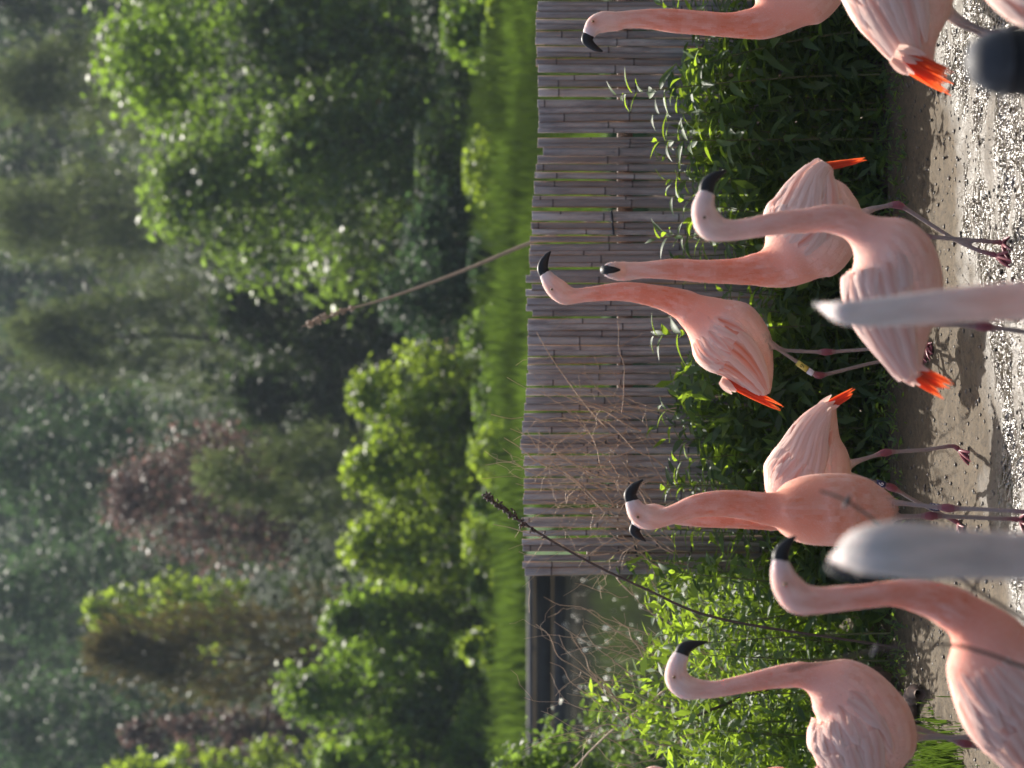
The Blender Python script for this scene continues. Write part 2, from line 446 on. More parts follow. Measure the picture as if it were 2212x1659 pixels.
# ------------------------------------------------------------------ trees and shrubs of the background
def leaf_quads(C, nrm, along, L, W):
    """diamond leaves: centre, normal, long axis, length, width"""
    side = np.cross(nrm, along); side /= np.linalg.norm(side, axis=1)[:, None] + 1e-9
    a = along * L[:, None] * 0.5; s = side * W[:, None] * 0.5
    V = np.stack([C - a, C + s, C + a, C - s], 1)
    V[:, 1] += nrm * (W * 0.15)[:, None]; V[:, 3] += nrm * (W * 0.15)[:, None]
    return V.reshape(-1, 3), np.arange(len(C) * 4).reshape(-1, 4)

def unit(a): return a / (np.linalg.norm(a, axis=1)[:, None] + 1e-9)

def crown_mesh(r, h, w, n, L, kind, low=0.12):
    """leaves in a crown h tall and w in radius standing on z = 0"""
    nl = 210 if kind != 'feather' else 150
    if kind == 'feather':
        tz = r.random(nl) ** 0.8
        rad = w * (1.02 - 0.72 * tz ** 1.3)
    else:
        tz = r.random(nl)
        rad = w * np.sqrt(np.clip(1 - (2 * tz - 0.85) ** 2 * 0.95, 0.08, 1))
    ang = r.random(nl) * 2 * math.pi; rr = rad * np.sqrt(r.random(nl)) * 0.85
    LC = np.stack([rr * np.cos(ang), rr * np.sin(ang) * 0.8, h * (low + (0.97 - low) * tz)], -1)
    LR = w * (0.06 + 0.26 * r.random(nl) ** 1.7) * (0.8 if kind == 'feather' else 1.0)
    per = r.choice(nl, n, p=LR ** 1.8 / (LR ** 1.8).sum())
    d = unit(r.normal(size=(n, 3)))
    d[:, 2] = np.where(r.random(n) < 0.3, np.abs(d[:, 2]), d[:, 2])
    q = (0.35 + 0.65 * r.random(n) ** 0.5) * (0.85 + 0.3 * r.random(n))
    stretch = np.array([1, 1, 0.8]) if kind != 'feather' else np.array([0.8, 0.8, 1.5])
    C = LC[per] + d * (q * LR[per])[:, None] * stretch
    C = C + r.normal(0, .11 * w, (n, 3)) * (r.random(n)[:, None] < .45)
    C[:, 2] = np.clip(C[:, 2], 0.01 * h, h * 1.03)
    nrm = unit(d + 0.9 * r.normal(size=(n, 3)) + np.array([0, 0, 0.5]))
    al = unit(np.cross(nrm, r.normal(size=(n, 3))))
    ll = L * (0.6 + 0.8 * r.random(n)); ww = ll * (0.62 if kind != 'feather' else 0.30)
    if kind == 'feather':
        al = unit(d * 0.7 + np.array([0, 0, 0.9]) + 0.35 * r.normal(size=(n, 3)))
        nrm = unit(np.cross(al, r.normal(size=(n, 3)))); ll = ll * 1.7
    V, Fq = leaf_quads(C, nrm, al, ll, ww)
    tone = np.clip(r.random(nl)[per] * 0.6 + r.random(n) ** 2 * 0.75 - 0.12, 0, 1)
    me = mesh('crown', V, Fq, False); attr(me, 'tone', 'FLOAT', np.repeat(tone, 4))
    return me

def trunk_mesh(r, h, w):
    b = Bag(); rad = 0.016 * h ** 0.9 + 0.02
    z = np.linspace(-0.3, h * 0.7, 9); wob = np.cumsum(r.normal(0, 0.03 * w, (9, 2)), 0)
    pts = np.stack([wob[:, 0], wob[:, 1], z], -1)
    b.add(*tube_arrays(pts, rad * np.linspace(1, 0.18, 9), 8))
    for i in range(7):
        s = pts[r.integers(2, 7)]; a = r.random() * 6.28; ln = w * r.uniform(.5, .95)
        tt = np.linspace(0, 1, 6)
        q = s[None] + np.stack([np.cos(a) * ln * tt, np.sin(a) * ln * tt, ln * (0.9 * tt - 0.15 * tt * tt)], -1)
        b.add(*tube_arrays(q, rad * 0.4 * np.linspace(1, 0.15, 6), 6))
    return b.mesh('trunk')

def LM(name, a, b, t, f=0.42, g=0.4, sp=.2): return leaf_mat(name, [v * 1.05 for v in a], [v * 1.05 for v in b], [v * 1.15 for v in t], f, g, True, sp)
TM = {
 'glossy': LM('glossy_tree_leaf', (0.016, 0.040, 0.016), (0.062, 0.112, 0.036), (0.24, 0.38, 0.05), 0.36, 0.44, .32),
 'bright': LM('bright_shrub_leaf', (0.035, 0.08, 0.016), (0.085, 0.15, 0.028), (0.36, 0.50, 0.04), 0.42, 0.45),
 'mid': LM('mid_green_leaf', (0.022, 0.058, 0.016), (0.064, 0.125, 0.028), (0.26, 0.42, 0.04), 0.40, 0.5),
 'dark': LM('dark_evergreen_leaf', (0.008, 0.019, 0.011), (0.026, 0.046, 0.019), (0.07, 0.12, 0.025), 0.24, 0.55, .15),
 'olive': LM('olive_conifer_spray', (0.026, 0.042, 0.024), (0.075, 0.10, 0.046), (0.17, 0.22, 0.07), 0.30, 0.55),
 'blue': LM('bluish_leaf', (0.012, 0.032, 0.024), (0.036, 0.07, 0.042), (0.09, 0.17, 0.06), 0.28, 0.55, .12),
 'purple': LM('purple_leaf', (0.05, 0.034, 0.034), (0.13, 0.09, 0.082), (0.22, 0.13, 0.11), 0.28, 0.5),
 'brown': LM('bronze_spray', (0.018, 0.022, 0.011), (0.065, 0.05, 0.024), (0.16, 0.13, 0.04), 0.28, 0.55),
}
def tree(name, cat, label, yc, xtop, half, d, kind, mat, n, L, group='trees on the hillside', squash=1.0, low=0.12):
    X = on_plane(1000, yc, d).x
    zt = on_plane(xtop, yc, d).z
    zb = hz(d) - 0.15
    h = zt - zb; w = half * d / F
    t = thing(name, label, cat, (X, d, zb), group)
    r = np.random.default_rng(int(abs(yc * 7 + xtop * 13 + 5)))
    obj('crown', crown_mesh(r, h, w, int(n * .62), L * 1.3, kind, low), TM[mat], t)
    obj('trunk', trunk_mesh(r, h, w), M['bark'], t)
    return t
SH = 'shrubs at the edge of the meadow'
T = tree
T('shrub', 'shrub', 'lowest rounded dark green shrub below the tall reed', 640, 830, 150, 40, 'broad', 'blue', 6000, .10, SH, low=.05)
T('shrub', 'shrub', 'bright yellow green rounded shrub right of the long bright hedge', 850, 758, 125, 38, 'broad', 'bright', 6500, .09, SH, low=.05)
T('shrub', 'shrub', 'bright leafy shrub in front of the olive cypress', 1010, 745, 130, 37.5, 'broad', 'bright', 7000, .10, SH, low=.05)
T('shrub', 'shrub', 'bright leafy shrub in front of the purple leaved tree', 1180, 740, 130, 37, 'broad', 'bright', 6500, .10, SH, low=.05)
T('shrub', 'shrub', 'loose mid green shrub in front of the bronze conifer', 1340, 705, 130, 38, 'broad', 'mid', 6500, .11, SH, low=.05)
T('shrub', 'shrub', 'tall light green shrub at the left end of the meadow hedge', 1490, 600, 140, 37, 'broad', 'mid', 8500, .11, SH, low=.05)
T('shrub', 'shrub', 'light green shrub cut by the left side of the view', 1660, 690, 120, 36, 'broad', 'mid', 6000, .11, SH, low=.05)
T('shrub', 'shrub', 'low grassy shrub on the bank right under the big glossy tree', 60, 960, 110, 36, 'broad', 'mid', 3500, .10, SH, low=.05)
T('shrub', 'shrub', 'small pale shrub standing in the tall grass', 1400, 985, 55, 33.5, 'broad', 'bright', 1300, .10, SH, low=.05)
for (yc_, xt_, hw_, mt_, lb_) in ((20, 1085, 40, 'bright', 'rightmost low bright weed clump in the meadow'), (215, 1070, 45, 'mid', 'green weed clump in the meadow below the first glossy tree'), (365, 1050, 55, 'bright', 'yellowish weed clump in the meadow right of the tall reed'),
        (985, 1040, 60, 'bright', 'bright weed clump in the meadow below the olive cypress'), (1165, 1030, 55, 'bright', 'bright weed clump in the meadow by the leaning dried stalk'), (1260, 1065, 40, 'mid', 'green weed clump in the meadow above the fence end'), (1560, 1040, 60, 'mid', 'green weed clump on the bank at the left edge'), (110, 1045, 60, 'glossy', 'dark weed clump in the meadow under the right hand trees'), (560, 1045, 75, 'blue', 'dark weed clump in the meadow behind the reed stem'),
        (720, 1050, 70, 'glossy', 'dark weed clump in the meadow above the erect flamingo'), (860, 1055, 50, 'mid', 'green weed clump in the meadow below the yellow green rounded shrub'), (1090, 1065, 40, 'mid', 'green weed clump in the meadow right of the dried stalk tip')):
    T('weed_clump', 'plant', lb_, yc_, xt_ - 32 + (yc_ * 37 % 60) - 18, hw_ * (1.1 + (yc_ * 53 % 80) / 80), 31.6 + (yc_ * 29 % 50) / 11, 'broad', mt_, 2200, .075, 'weed clumps in the meadow', low=.02)
T('broadleaf_tree', 'tree', 'yellow green leafy tree at the right side, its top the highest of the near trees', 130, 225, 320, 46.5, 'broad', 'mid', 15000, .15, low=.2)
T('broadleaf_tree', 'tree', 'glossy tree in front of the yellow green tree at the right', 60, 520, 260, 44, 'broad', 'glossy', 13000, .14, low=.03)
T('shrub', 'shrub', 'dark shrub under the two glossy trees, nearest the right side', 30, 900, 150, 39, 'broad', 'dark', 4500, .10, SH, low=.02)
T('shrub', 'shrub', 'dark green shrub under the glossy tree with glints', 330, 905, 170, 39.5, 'broad', 'glossy', 5500, .10, SH, low=.02)
T('shrub', 'shrub', 'dark shrub below the foot of the dark evergreens', 500, 880, 130, 39, 'broad', 'blue', 4500, .10, SH, low=.02)
T('shrub', 'shrub', 'mid green shrub between the two brightest shrubs', 930, 800, 110, 38.5, 'broad', 'mid', 4500, .10, SH, low=.02)
T('shrub', 'shrub', 'dark green shrub behind the loose shrub at the left', 1270, 800, 130, 39, 'broad', 'glossy', 5000, .10, SH, low=.02)
T('shrub', 'shrub', 'dark green shrub at the foot of the tall light green shrub', 1560, 840, 130, 36.5, 'broad', 'glossy', 5000, .10, SH, low=.02)
T('broadleaf_tree', 'tree', 'big glossy leaved tree with glints, left of the yellow green tree', 430, 330, 260, 45, 'broad', 'glossy', 16000, .14, low=.06)
T('broadleaf_tree', 'tree', 'young green tree low between the glossy trees and the reed', 300, 560, 190, 42, 'broad', 'glossy', 9000, .12, low=.05)
T('evergreen_tree', 'tree', 'dark evergreen behind the seed head of the tall reed', 690, 470, 170, 50, 'broad', 'dark', 11000, .14, low=.05)
T('evergreen_tree', 'tree', 'dark evergreen between the reed and the olive cypress', 850, 500, 130, 52, 'broad', 'dark', 9000, .14, low=.05)
T('cypress', 'tree', 'feathery olive cypress below the purple leaved tree', 1030, 440, 170, 47, 'feather', 'olive', 12000, .10, low=.05)
T('purple_tree', 'tree', 'purple brown leaved tree in the middle of the hillside', 1075, 235, 190, 54, 'broad', 'purple', 9500, .13, low=.3)
T('bronze_conifer', 'tree', 'spreading dark bronze conifer on the left of the hillside', 1400, 210, 200, 50, 'feather', 'brown', 13000, .12, low=.05)
T('broadleaf_tree', 'tree', 'yellow green crown peeping over the bronze conifer', 1320, 175, 95, 57, 'broad', 'bright', 4500, .14, low=.35)
T('purple_tree', 'tree', 'small purple leaved tree on the far left', 1580, 250, 70, 52, 'broad', 'purple', 4000, .12, low=.3)
T('broadleaf_tree', 'tree', 'leafy yellow green tree cut by the left side of the view', 1680, 210, 110, 46, 'broad', 'bright', 6500, .13, low=.06)
T('cypress', 'tree', 'pale olive feathery tree on the upper right', 190, -20, 190, 66, 'feather', 'olive', 12000, .15, low=.1)
T('cypress', 'tree', 'broad grey green feathery tree above the glossy trees', 470, -15, 210, 68, 'feather', 'olive', 13000, .15, low=.05)
T('cypress', 'tree', 'tall olive feathery tree above the reed seed head', 730, 20, 200, 64, 'feather', 'olive', 13000, .15, low=.05)
T('hill_tree', 'tree', 'bluish green tree above the purple leaved tree', 1010, -30, 190, 72, 'broad', 'blue', 11000, .18, low=.05)
T('hill_tree', 'tree', 'dark bluish tree high above the bronze conifer', 1290, -40, 180, 76, 'broad', 'blue', 10000, .18, low=.05)
T('hill_tree', 'tree', 'dark bluish tree in the upper left corner', 1560, -40, 190, 72, 'broad', 'blue', 11000, .18, low=.05)
T('hill_tree', 'tree', 'dark tree in the upper right corner', -10, -40, 130, 78, 'broad', 'dark', 8000, .18, low=.05)
for i, yc in enumerate(range(-60, 1760, 165)):
    T('far_tree', 'tree', 'distant tree filling gaps at the top of the hillside', yc + (i % 3) * 22, -70 - (i % 2) * 60, 150, 92 + (i % 3) * 6, 'broad', ('dark', 'blue', 'olive')[i % 3], 5500, .26, 'distant trees at the top of the hill', low=.05)
r = np.random.default_rng(15); n = 72000
Yc = 45.5 + 85 * r.random(n) ** 1.25; Xc = r.uniform(-1, 1, n) * (Yc * .26 + 1.5)
Hc = (1.0 + 2.2 * np.clip(vnoise(Xc * .45, Yc * .45, 11) + .5, 0, 1)) * np.clip((Yc - 45) / 4, .25, 1)
Cc = np.stack([Xc, Yc, hzv(Yc) + Hc * r.random(n) ** .6], -1)
nn_ = unit(r.normal(size=(n, 3)) + np.array([0, -.2, .6])); ll = r.uniform(.12, .30, n)
V, Fq = leaf_quads(Cc, nn_, unit(np.cross(nn_, r.normal(size=(n, 3)))), ll, ll * .6)
um = mesh('hillside_undergrowth', V, Fq, False); attr(um, 'tone', 'FLOAT', np.repeat(np.clip(vnoise(Xc * .3, Yc * .3, 12) + .5 + r.normal(0, .15, n), 0, 1), 4))
tag(obj('hillside_undergrowth', um, TM['dark']), 'dark undergrowth between the trees of the hillside', kind='stuff')
# a pair of red flowers in the glossy tree
tf = [o for o in COL.objects if o.get('label', '').startswith('big glossy leaved tree with glints')][0]
for (x, y) in ((818, 250), (822, 222)):
    p = on_plane(x, y, 42.2) - tf.location
    r = np.random.default_rng(x); d = unit(r.normal(size=(14, 3)))
    V, Fq = leaf_quads(np.array(p)[None] + d * .05, d, unit(np.cross(d, r.normal(size=(14, 3)))), np.full(14, .11), np.full(14, .08))
    obj('red_flower', mesh('red_flower', V, Fq), M['flower'], tf)

# ------------------------------------------------------------------ bamboo fence
FY = 8.20
fence = thing('bamboo_fence', 'low weathered grey fence of upright split bamboo slats', 'fence', (0, FY, 0))
def slat_mesh(seed):
    r = np.random.default_rng(seed)
    H = 1.0
    nodes = []; z = r.uniform(0.08, 0.3)
    while z < 0.98: nodes.append(z); z += r.uniform(.2, .33)
    zs = sorted(set([0.0, 1.0, .5] + [n + e for n in nodes for e in (-.012, -.004, .0, .004, .012) if 0 < n + e < 1] + list(np.linspace(.1, .9, 6))))
    zs = np.array(zs); k = 7
    a = np.linspace(-1, 1, k)
    bow = r.normal(0, .0022)
    wv = 1 + 0.05 * np.sin(zs * r.uniform(3, 7) + r.random() * 6) 
    nearest = np.array([min(abs(z - n) for n in nodes) for z in zs])
    ridge = np.where(nearest < .0035, .0032, np.where(nearest < .009, .0010, 0))
    V = []; E = []; N = []
    for z, w, rd in zip(zs, wv, ridge):
        fx = a * .0138 * w + bow * math.sin(z * math.pi); fy = -.0110 * (1 - a ** 2) - rd
        V += [(x, y, z) for x, y in zip(fx, fy)] + [(x * .93, y + .0045, z) for x, y in zip(fx[::-1], fy[::-1])]
        E += list((np.abs(a) > .8).astype(float)) + [0.6] * k
        N += [1.0 if rd > .002 else 0.0] * (2 * k)
    n = 2 * k; nz = len(zs)
    i = np.arange(nz - 1)[:, None] * n; j = np.arange(n)[None]; j2 = (j + 1) % n
    faces = [tuple(q) for q in np.stack([i + j, i + j2, i + n + j2, i + n + j], -1).reshape(-1, 4).tolist()]
    for q in range(k - 1):
        for b in (0, (nz - 1) * n):
            f = (b + q, b + q + 1, b + n - 2 - q, b + n - 1 - q); faces.append(f if b else f[::-1])
    me = mesh('bamboo_slat', V, faces); attr(me, 'edge', 'FLOAT', E); attr(me, 'node', 'FLOAT', N)
    me.materials.append(M['bamboo'])
    return me
slats = [slat_mesh(100 + i) for i in range(16)]
x_l = on_plane(1500, 1253, FY).x; x_r = on_plane(1500, -560, FY).x; x_v = on_plane(1500, -70, FY).x
x = x_l + .02; i = 0
r = np.random.default_rng(55)
while x < x_r:
    w = r.uniform(.72, 1.25)
    x += .0136 * w
    yy = (x_v - x) / (x_v - x_l)
    ht = 1.292 + .078 * yy + r.normal(0, .0028) + .010 * math.sin(yy * 17) * (1 if yy < .8 else .3) + (.014 if .50 < yy < .80 else 0) - (.02 if r.random() < .03 else 0)
    o = bpy.data.objects.new('bamboo_slat', slats[r.integers(0, 16)]); COL.objects.link(o); o.parent = fence
    o.location = (x, r.normal(0, .002) + (.005 if i % 2 else -.005), 0.0)
    o.scale = (w, 1.0, ht); o.rotation_euler = (0, r.normal(0, .0045), r.normal(0, .05))
    x += .0136 * w + (r.uniform(-.003, .0002) if r.random() < .90 else r.uniform(.0005, .0032)); i += 1
for z in (.22, .95):
    V, Fq = box(x_l, x_r + .3, .022, .058, z - .03, z + .03)
    obj('rail', mesh('rail', V, Fq, False), M['rail'], fence)
for xx in (x_l + .12, 0.35, x_r - .1):
    V, Fq = box(xx - .03, xx + .03, .062, .12, -.6, 1.1)
    obj('post', mesh('post', V, Fq, False), M['rail'], fence)
for (xa, ya, yb) in ((1321, 455, 508), (1371, 1168, 1205)):
    a = on_plane(xa, ya, FY - .022) - fence.location; b = on_plane(xa + 5, yb, FY - .022) - fence.location
    tt = np.linspace(0, 1, 7)[:, None]
    q = np.array(a)[None] * (1 - tt) + np.array(b)[None] * tt; q[:, 1] += -.003 * np.sin(tt[:, 0] * 9)
    V, Fq = tube_arrays(q, np.full(7, .0042), 6)
    o = obj('cable_tie', mesh('cable_tie', V, Fq), M['tie'], fence); o['label'] = 'black cable tie across the slats'

# ------------------------------------------------------------------ leafy plants in front of the fence
def leaf_mesh(seed):
    r = np.random.default_rng(seed)
    n = 7; t = np.linspace(0, 1, n)
    wid = .5 * np.sin(math.pi * np.clip(t, .02, .99) ** .72) ** 1.1 * r.uniform(.21, .31)
    drop = -r.uniform(.12, .5) * t ** 2; side = r.normal(0, .06) * t ** 2
    V = []
    for k in range(n):
        V += [(-wid[k] + side[k], t[k], drop[k] + wid[k] * .35), (side[k], t[k], drop[k]), (wid[k] + side[k], t[k], drop[k] + wid[k] * .35)]
    faces = []
    for k in range(n - 1):
        b = k * 3
        faces += [(b, b + 1, b + 4, b + 3), (b + 1, b + 2, b + 5, b + 4)]
    me = mesh('leaf', V, faces); me.materials.append(M['leaf'])
    return me
leaves = [leaf_mesh(300 + i) for i in range(8)]
def plant(base, h, nleaf, L, r, label, group, name='leafy_plant'):
    t = thing(name, label, 'plant', base, group)
    lx, ly = r.normal(0, .10) * h, r.normal(-.05, .07) * h
    tt = np.linspace(0, 1, 8)
    pts = np.stack([lx * tt ** 1.7, ly * tt ** 1.7, h * tt], -1)
    V, Fq = tube_arrays(pts, .0042 * (1.1 - .8 * tt), 5)
    obj('stem', mesh('stem', V, Fq), M['stem'], t)
    az = r.random() * 6.28
    for i in range(nleaf):
        f = .10 + .90 * (i + r.random() * .6) / nleaf; f = min(f, .995)
        p = (lx * f ** 1.7, ly * f ** 1.7, h * f)
        az += 2.4 + r.normal(0, .25)
        el = r.uniform(-.35, .45) + .75 * max(0, f - .75) * 3.2
        ln = L * (1.05 - .75 * abs(f - .55)) * r.uniform(.75, 1.2)
        o = bpy.data.objects.new('leaf', leaves[r.integers(0, 8)]); COL.objects.link(o); o.parent = t
        o.matrix_local = Matrix.Translation(p) @ Matrix.Rotation(az, 4, 'Z') @ Matrix.Rotation(el, 4, 'X') @ Matrix.Rotation(r.normal(0, .35), 4, 'Y') @ Matrix.Scale(ln, 4)
    return t
r = np.random.default_rng(77)
for i in range(104):
    yc = -40 + i * 13.8 if i < 88 else -60 - (i - 88) * 28 + r.normal(0, 10); d = r.uniform(7.72, 8.08)
    zone = 'right' if yc < 330 else 'mid'
    top = r.choice([r.uniform(1400, 1500), r.uniform(1480, 1620), r.uniform(1600, 1780)], p=[.5, .32, .18])
    if yc > 560 and yc < 860: top += 60
    z = on_plane(top, yc, d).z
    b = on_plane(1800, yc, d); b.z = 0
    plant(b, max(z, .15), int(16 + 24 * z), .105, r, 'dark green leafy plant among its like against the bamboo fence', 'leafy plants along the bamboo fence')
for i in range(34):
    yc = 1190 + i * 15.6 + r.normal(0, 12); d = r.uniform(7.5, 8.55)
    top = r.uniform(1370, 1560) + max(0, 1300 - yc) * .2
    z = on_plane(top, yc, d).z
    b = on_plane(1800, yc, d); b.z = 0
    plant(b, max(z, .2), int(16 + 14 * z), .098, r, 'sunlit bright green leafy plant in the bush left of the fence', 'sunlit bush plants left of the fence')
# the big single ones that stand out at the right
for (yc, top, L) in ((160, 1320, .115), (300, 1405, .12), (65, 1480, .13), (700, 1395, .14)):
    d = 7.7; b = on_plane(1800, yc, d); b.z = 0
    plant(b, on_plane(top, yc, d).z, 46, L, r, {160: 'tallest leafy plant, climbing highest up the fence at the right', 300: 'broad leaved plant left of the tallest fence plant', 65: 'leafy plant at the right edge of the fence', 700: 'plant with drooping leaves right behind the erect flamingo'}[yc], 'leafy plants along the bamboo fence')

def leaf_mass(n, box_, L0, L1, seed, hfun=None):
    r = np.random.default_rng(seed)
    x0, x1, y0, y1, z0, z1 = box_
    C = np.stack([r.uniform(x0, x1, n), r.uniform(y0, y1, n), z0 + (z1 - z0) * r.random(n) ** 1.2], -1)
    if hfun is not None: C[:, 2] *= hfun(C)
    nrm = unit(r.normal(size=(n, 3)) + np.array([0, -.2, .9])); al = unit(np.cross(nrm, r.normal(size=(n, 3))))
    al[:, 2] -= .3; al = unit(al)
    ll = r.uniform(L0, L1, n)
    V, Fq = leaf_quads(C, nrm, al, ll, ll * r.uniform(.2, .36, n))
    me = mesh('leaf_mass', V, Fq); attr(me, 'tone', 'FLOAT', np.repeat(r.random(n), 4))
    return me
tag(obj('undergrowth', leaf_mass(13000, (x_l - .1, x_r, 7.66, 8.16, .0, .60), .06, .125, 31, lambda C: .55 + 1.0 * np.clip(vnoise(C[:, 0] * 3.3, C[:, 0] * 0, 5) + .5, 0, 1)), M['leaf_mass']), 'dense dark leaves low against the bamboo fence', kind='stuff')
tag(obj('undergrowth', leaf_mass(7200, (-1.95, x_l + .12, 7.65, 8.75, .0, .95), .04, .10, 32, lambda C: .55 + .7 * np.clip(vnoise(C[:, 0] * 3.0, C[:, 1] * 3, 6) + .5, 0, 1)), M['leaf_mass']), 'dense sunlit leaves filling the bush left of the fence', kind='stuff')
tag(obj('low_weeds', leaf_mass(3200, (-1.8, 1.9, 7.35, 7.9, .0, .10), .018, .045, 33, lambda C: .3 + 1.3 * np.clip(vnoise(C[:, 0] * 2.6, C[:, 1] * 2.6, 7) + .35, 0, 1)), M['leaf_mass']), 'low small leaved weeds at the foot of the fence plants', kind='stuff')

# round leaved shrub by the pond
sp = on_plane(1400, 1640, 13.0)
shb = thing('pond_shrub', 'small leaved green shrub standing at the pond on the left', 'shrub', (sp.x - .08, 13.0, -.15))
obj('crown', crown_mesh(np.random.default_rng(91), 1.5, .52, 3600, .05, 'broad', .1), TM['glossy'], shb)
obj('trunk', trunk_mesh(np.random.default_rng(92), 1.3, .42), M['bark'], shb)
V, Fq = grid(np.linspace(-1, 1, 14), np.linspace(-1, 1, 14), lambda X, Y: -.5 + .45 * np.exp(-(X ** 2 + Y ** 2) * 2.2))
V[:, 0] = V[:, 0] * .9 + sp.x - .35; V[:, 1] = V[:, 1] * 1.4 + 13.2
tag(obj('bank', mesh('bank', V, Fq), M['meadow']), 'small earth bank under the pond shrub', kind='structure')

# dry stems and vines
def wander(a, b, r, k=9, amp=.04):
    tt = np.linspace(0, 1, k)
    q = np.array(a)[None] * (1 - tt)[:, None] + np.array(b)[None] * tt[:, None]
    n = np.cumsum(r.normal(0, 1, (k, 3)), 0); n -= n[0] + (n[-1] - n[0]) * tt[:, None]
    return q + n * amp * np.linalg.norm(np.array(b) - np.array(a)) / 3
r = np.random.default_rng(41)
def vines(n, y0, y1, xa, xb, d0, d1, ln, seed, name, label):
    r = np.random.default_rng(seed); b = Bag()
    for i in range(n):
        y = r.uniform(y0, y1); xx = r.uniform(xa, xb); d = r.uniform(d0, d1)
        s = P(xx, y, d); a = r.normal(0, .55) + .25
        L = ln * r.uniform(.4, 1.2)
        e = s + Vector((math.sin(a) * L, r.normal(0, .03), abs(math.cos(a)) * L))
        q = catmull(wander(s, e, r, 7, .09), 3)
        b.add(*tube_arrays(q, np.linspace(.0026, .0011, len(q)) * r.uniform(.6, 1.3), 4))
        for j in range(2):
            s2 = q[r.integers(4, len(q) - 2)]; a2 = a + r.normal(0, .9)
            e2 = s2 + np.array([math.sin(a2) * L * .3, r.normal(0, .02), math.cos(a2) * L * .3])
            q2 = wander(s2, e2, r, 6, .2)
            b.add(*tube_arrays(q2, np.full(6, .0008), 3))
    return tag(obj(name, b.mesh(name), M['dry']), label, kind='stuff')
vines(80, 880, 1240, 1290, 1470, 7.75, 8.1, .42, 42, 'dry_vines', 'tangle of thin dry brown stems over the left end of the fence')
vines(52, 1340, 1690, 1330, 1620, 7.9, 8.7, .45, 43, 'dry_vines', 'tangle of thin dry brown stems above the sunlit bush on the left')
vines(8, 1190, 1330, 1350, 1500, 8.0, 8.5, .55, 44, 'dry_vines', 'sparse dry stems rising past the left end of the fence')

def stalk(name, label, cat, pts, rads, mat, seed, head=None):
    q = catmull([tuple(p) for p in pts], 5); rr = np.interp(np.linspace(0, 1, len(q)), np.linspace(0, 1, len(rads)), rads)
    t = thing(name, label, cat, tuple(q[0]))
    V, Fq = tube_arrays(q - q[0], rr, 7)
    obj('stem', mesh('stem', V, Fq), mat, t)
    if head:
        f0, n, sz, spread = head
        r = np.random.default_rng(seed); b = Bag()
        for i in range(n):
            f = f0 + (1 - f0) * r.random() ** .8
            p = q[min(len(q) - 1, int(f * (len(q) - 1)))] + r.normal(0, spread, 3) - q[0]
            d = unit(r.normal(size=(1, 3)))[0]
            v, fq = tube_arrays(np.stack([p - d * sz, p - d * sz * .3, p + d * sz * .5, p + d * sz]), np.array([.1, 1, .9, .1]) * sz * .55, 5)
            b.add(v, fq)
        obj('seed_head', b.mesh('seed_head'), mat, t)
    return t
b0 = P(1640, 1400, 7.55); b0.z = .0
stalk('dry_stalk', 'dark dried stalk with knobbly seed capsules leaning over the fence end', 'dry stalk',
      [b0, P(1560, 1338, 7.6), P(1400, 1275, 7.62), P(1255, 1205, 7.65), P(1130, 1130, 7.66), P(1075, 1090, 7.66), P(1046, 1068, 7.66)],
      [.005, .0055, .005, .0048, .0046, .0044, .003], M['darkstem'], 1, (.60, 170, .0078, .0062))
rb = P(1900, 300, 12.0); rb = on_plane(1900, 330, 12.0); rb.z = -.3
stalk('tall_reed', 'tall pale reed with a feathery seed head leaning beyond the fence', 'reed',
      [rb, P(1300, 470, 12), P(1145, 525, 12), P(1000, 585, 12), P(850, 640, 12), P(740, 672, 12), P(652, 706, 12)],
      [.014, .013, .012, .010, .008, .006, .003], M['dry'], 2, (.80, 150, .011, .009))
stalk('bare_branch', 'dark bare branch rising from the sunlit bush on the left', 'branch',
      [P(1700, 1480, 8.1), P(1620, 1500, 8.05), P(1550, 1528, 8.0), P(1480, 1555, 8.0), P(1455, 1552, 8.0)], [.007, .0065, .006, .005, .004], M['darkstem'], 3)
stalk('bare_branch', 'long pale bare twig arching over the pond on the left', 'branch',
      [P(1640, 1480, 8.6), P(1480, 1470, 8.7), P(1400, 1520, 8.8), P(1320, 1580, 8.9), P(1240, 1660, 9.0), P(1180, 1740, 9.0)], [.006, .0055, .005, .0045, .004, .003], M['dry'], 4)

# pale floating bits on the pond
r = np.random.default_rng(61); n = 900
C = np.stack([r.uniform(-9, 2, n), 9.2 + 20.5 * r.random(n), np.full(n, -.112)], -1)
nrm = unit(np.stack([r.normal(0, .25, n), r.normal(0, .25, n), np.ones(n)], -1))
V, Fq = leaf_quads(C, nrm, unit(np.cross(nrm, r.normal(size=(n, 3)))), r.uniform(.02, .06, n), r.uniform(.015, .05, n))
V[:, 2] = np.maximum(V[:, 2], -.116)
tag(obj('floating_petals', mesh('floating_petals', V, Fq), M['petal']), 'pale petals and fluff floating on the pond', kind='stuff')

# pebbles and clods
def pebbles(n, seed, xr, yr, s0, s1):
    r = np.random.default_rng(seed); b = Bag()
    base = np.array([(0, 0, 1), (1, 0, 0), (0, 1, 0), (-1, 0, 0), (0, -1, 0), (0, 0, -1)], float)
    X = r.uniform(*xr, n); Y = r.uniform(*yr, n); Z = soil_z(X, Y)
    S = s0 + (s1 - s0) * r.random(n) ** 3
    V = base[None] * S[:, None, None] * (0.6 + .7 * r.random((n, 6, 1))) * np.array([1.2, 1.0, .7]); 
    V += np.stack([X, Y, Z + S * .2], -1)[:, None]
    tris = np.array([(0, 1, 2), (0, 2, 3), (0, 3, 4), (0, 4, 1), (5, 2, 1), (5, 3, 2), (5, 4, 3), (5, 1, 4)])
    Fq = (tris[None] + (np.arange(n) * 6)[:, None, None]).reshape(-1, 3)
    return mesh('pebbles', V.reshape(-1, 3), Fq)
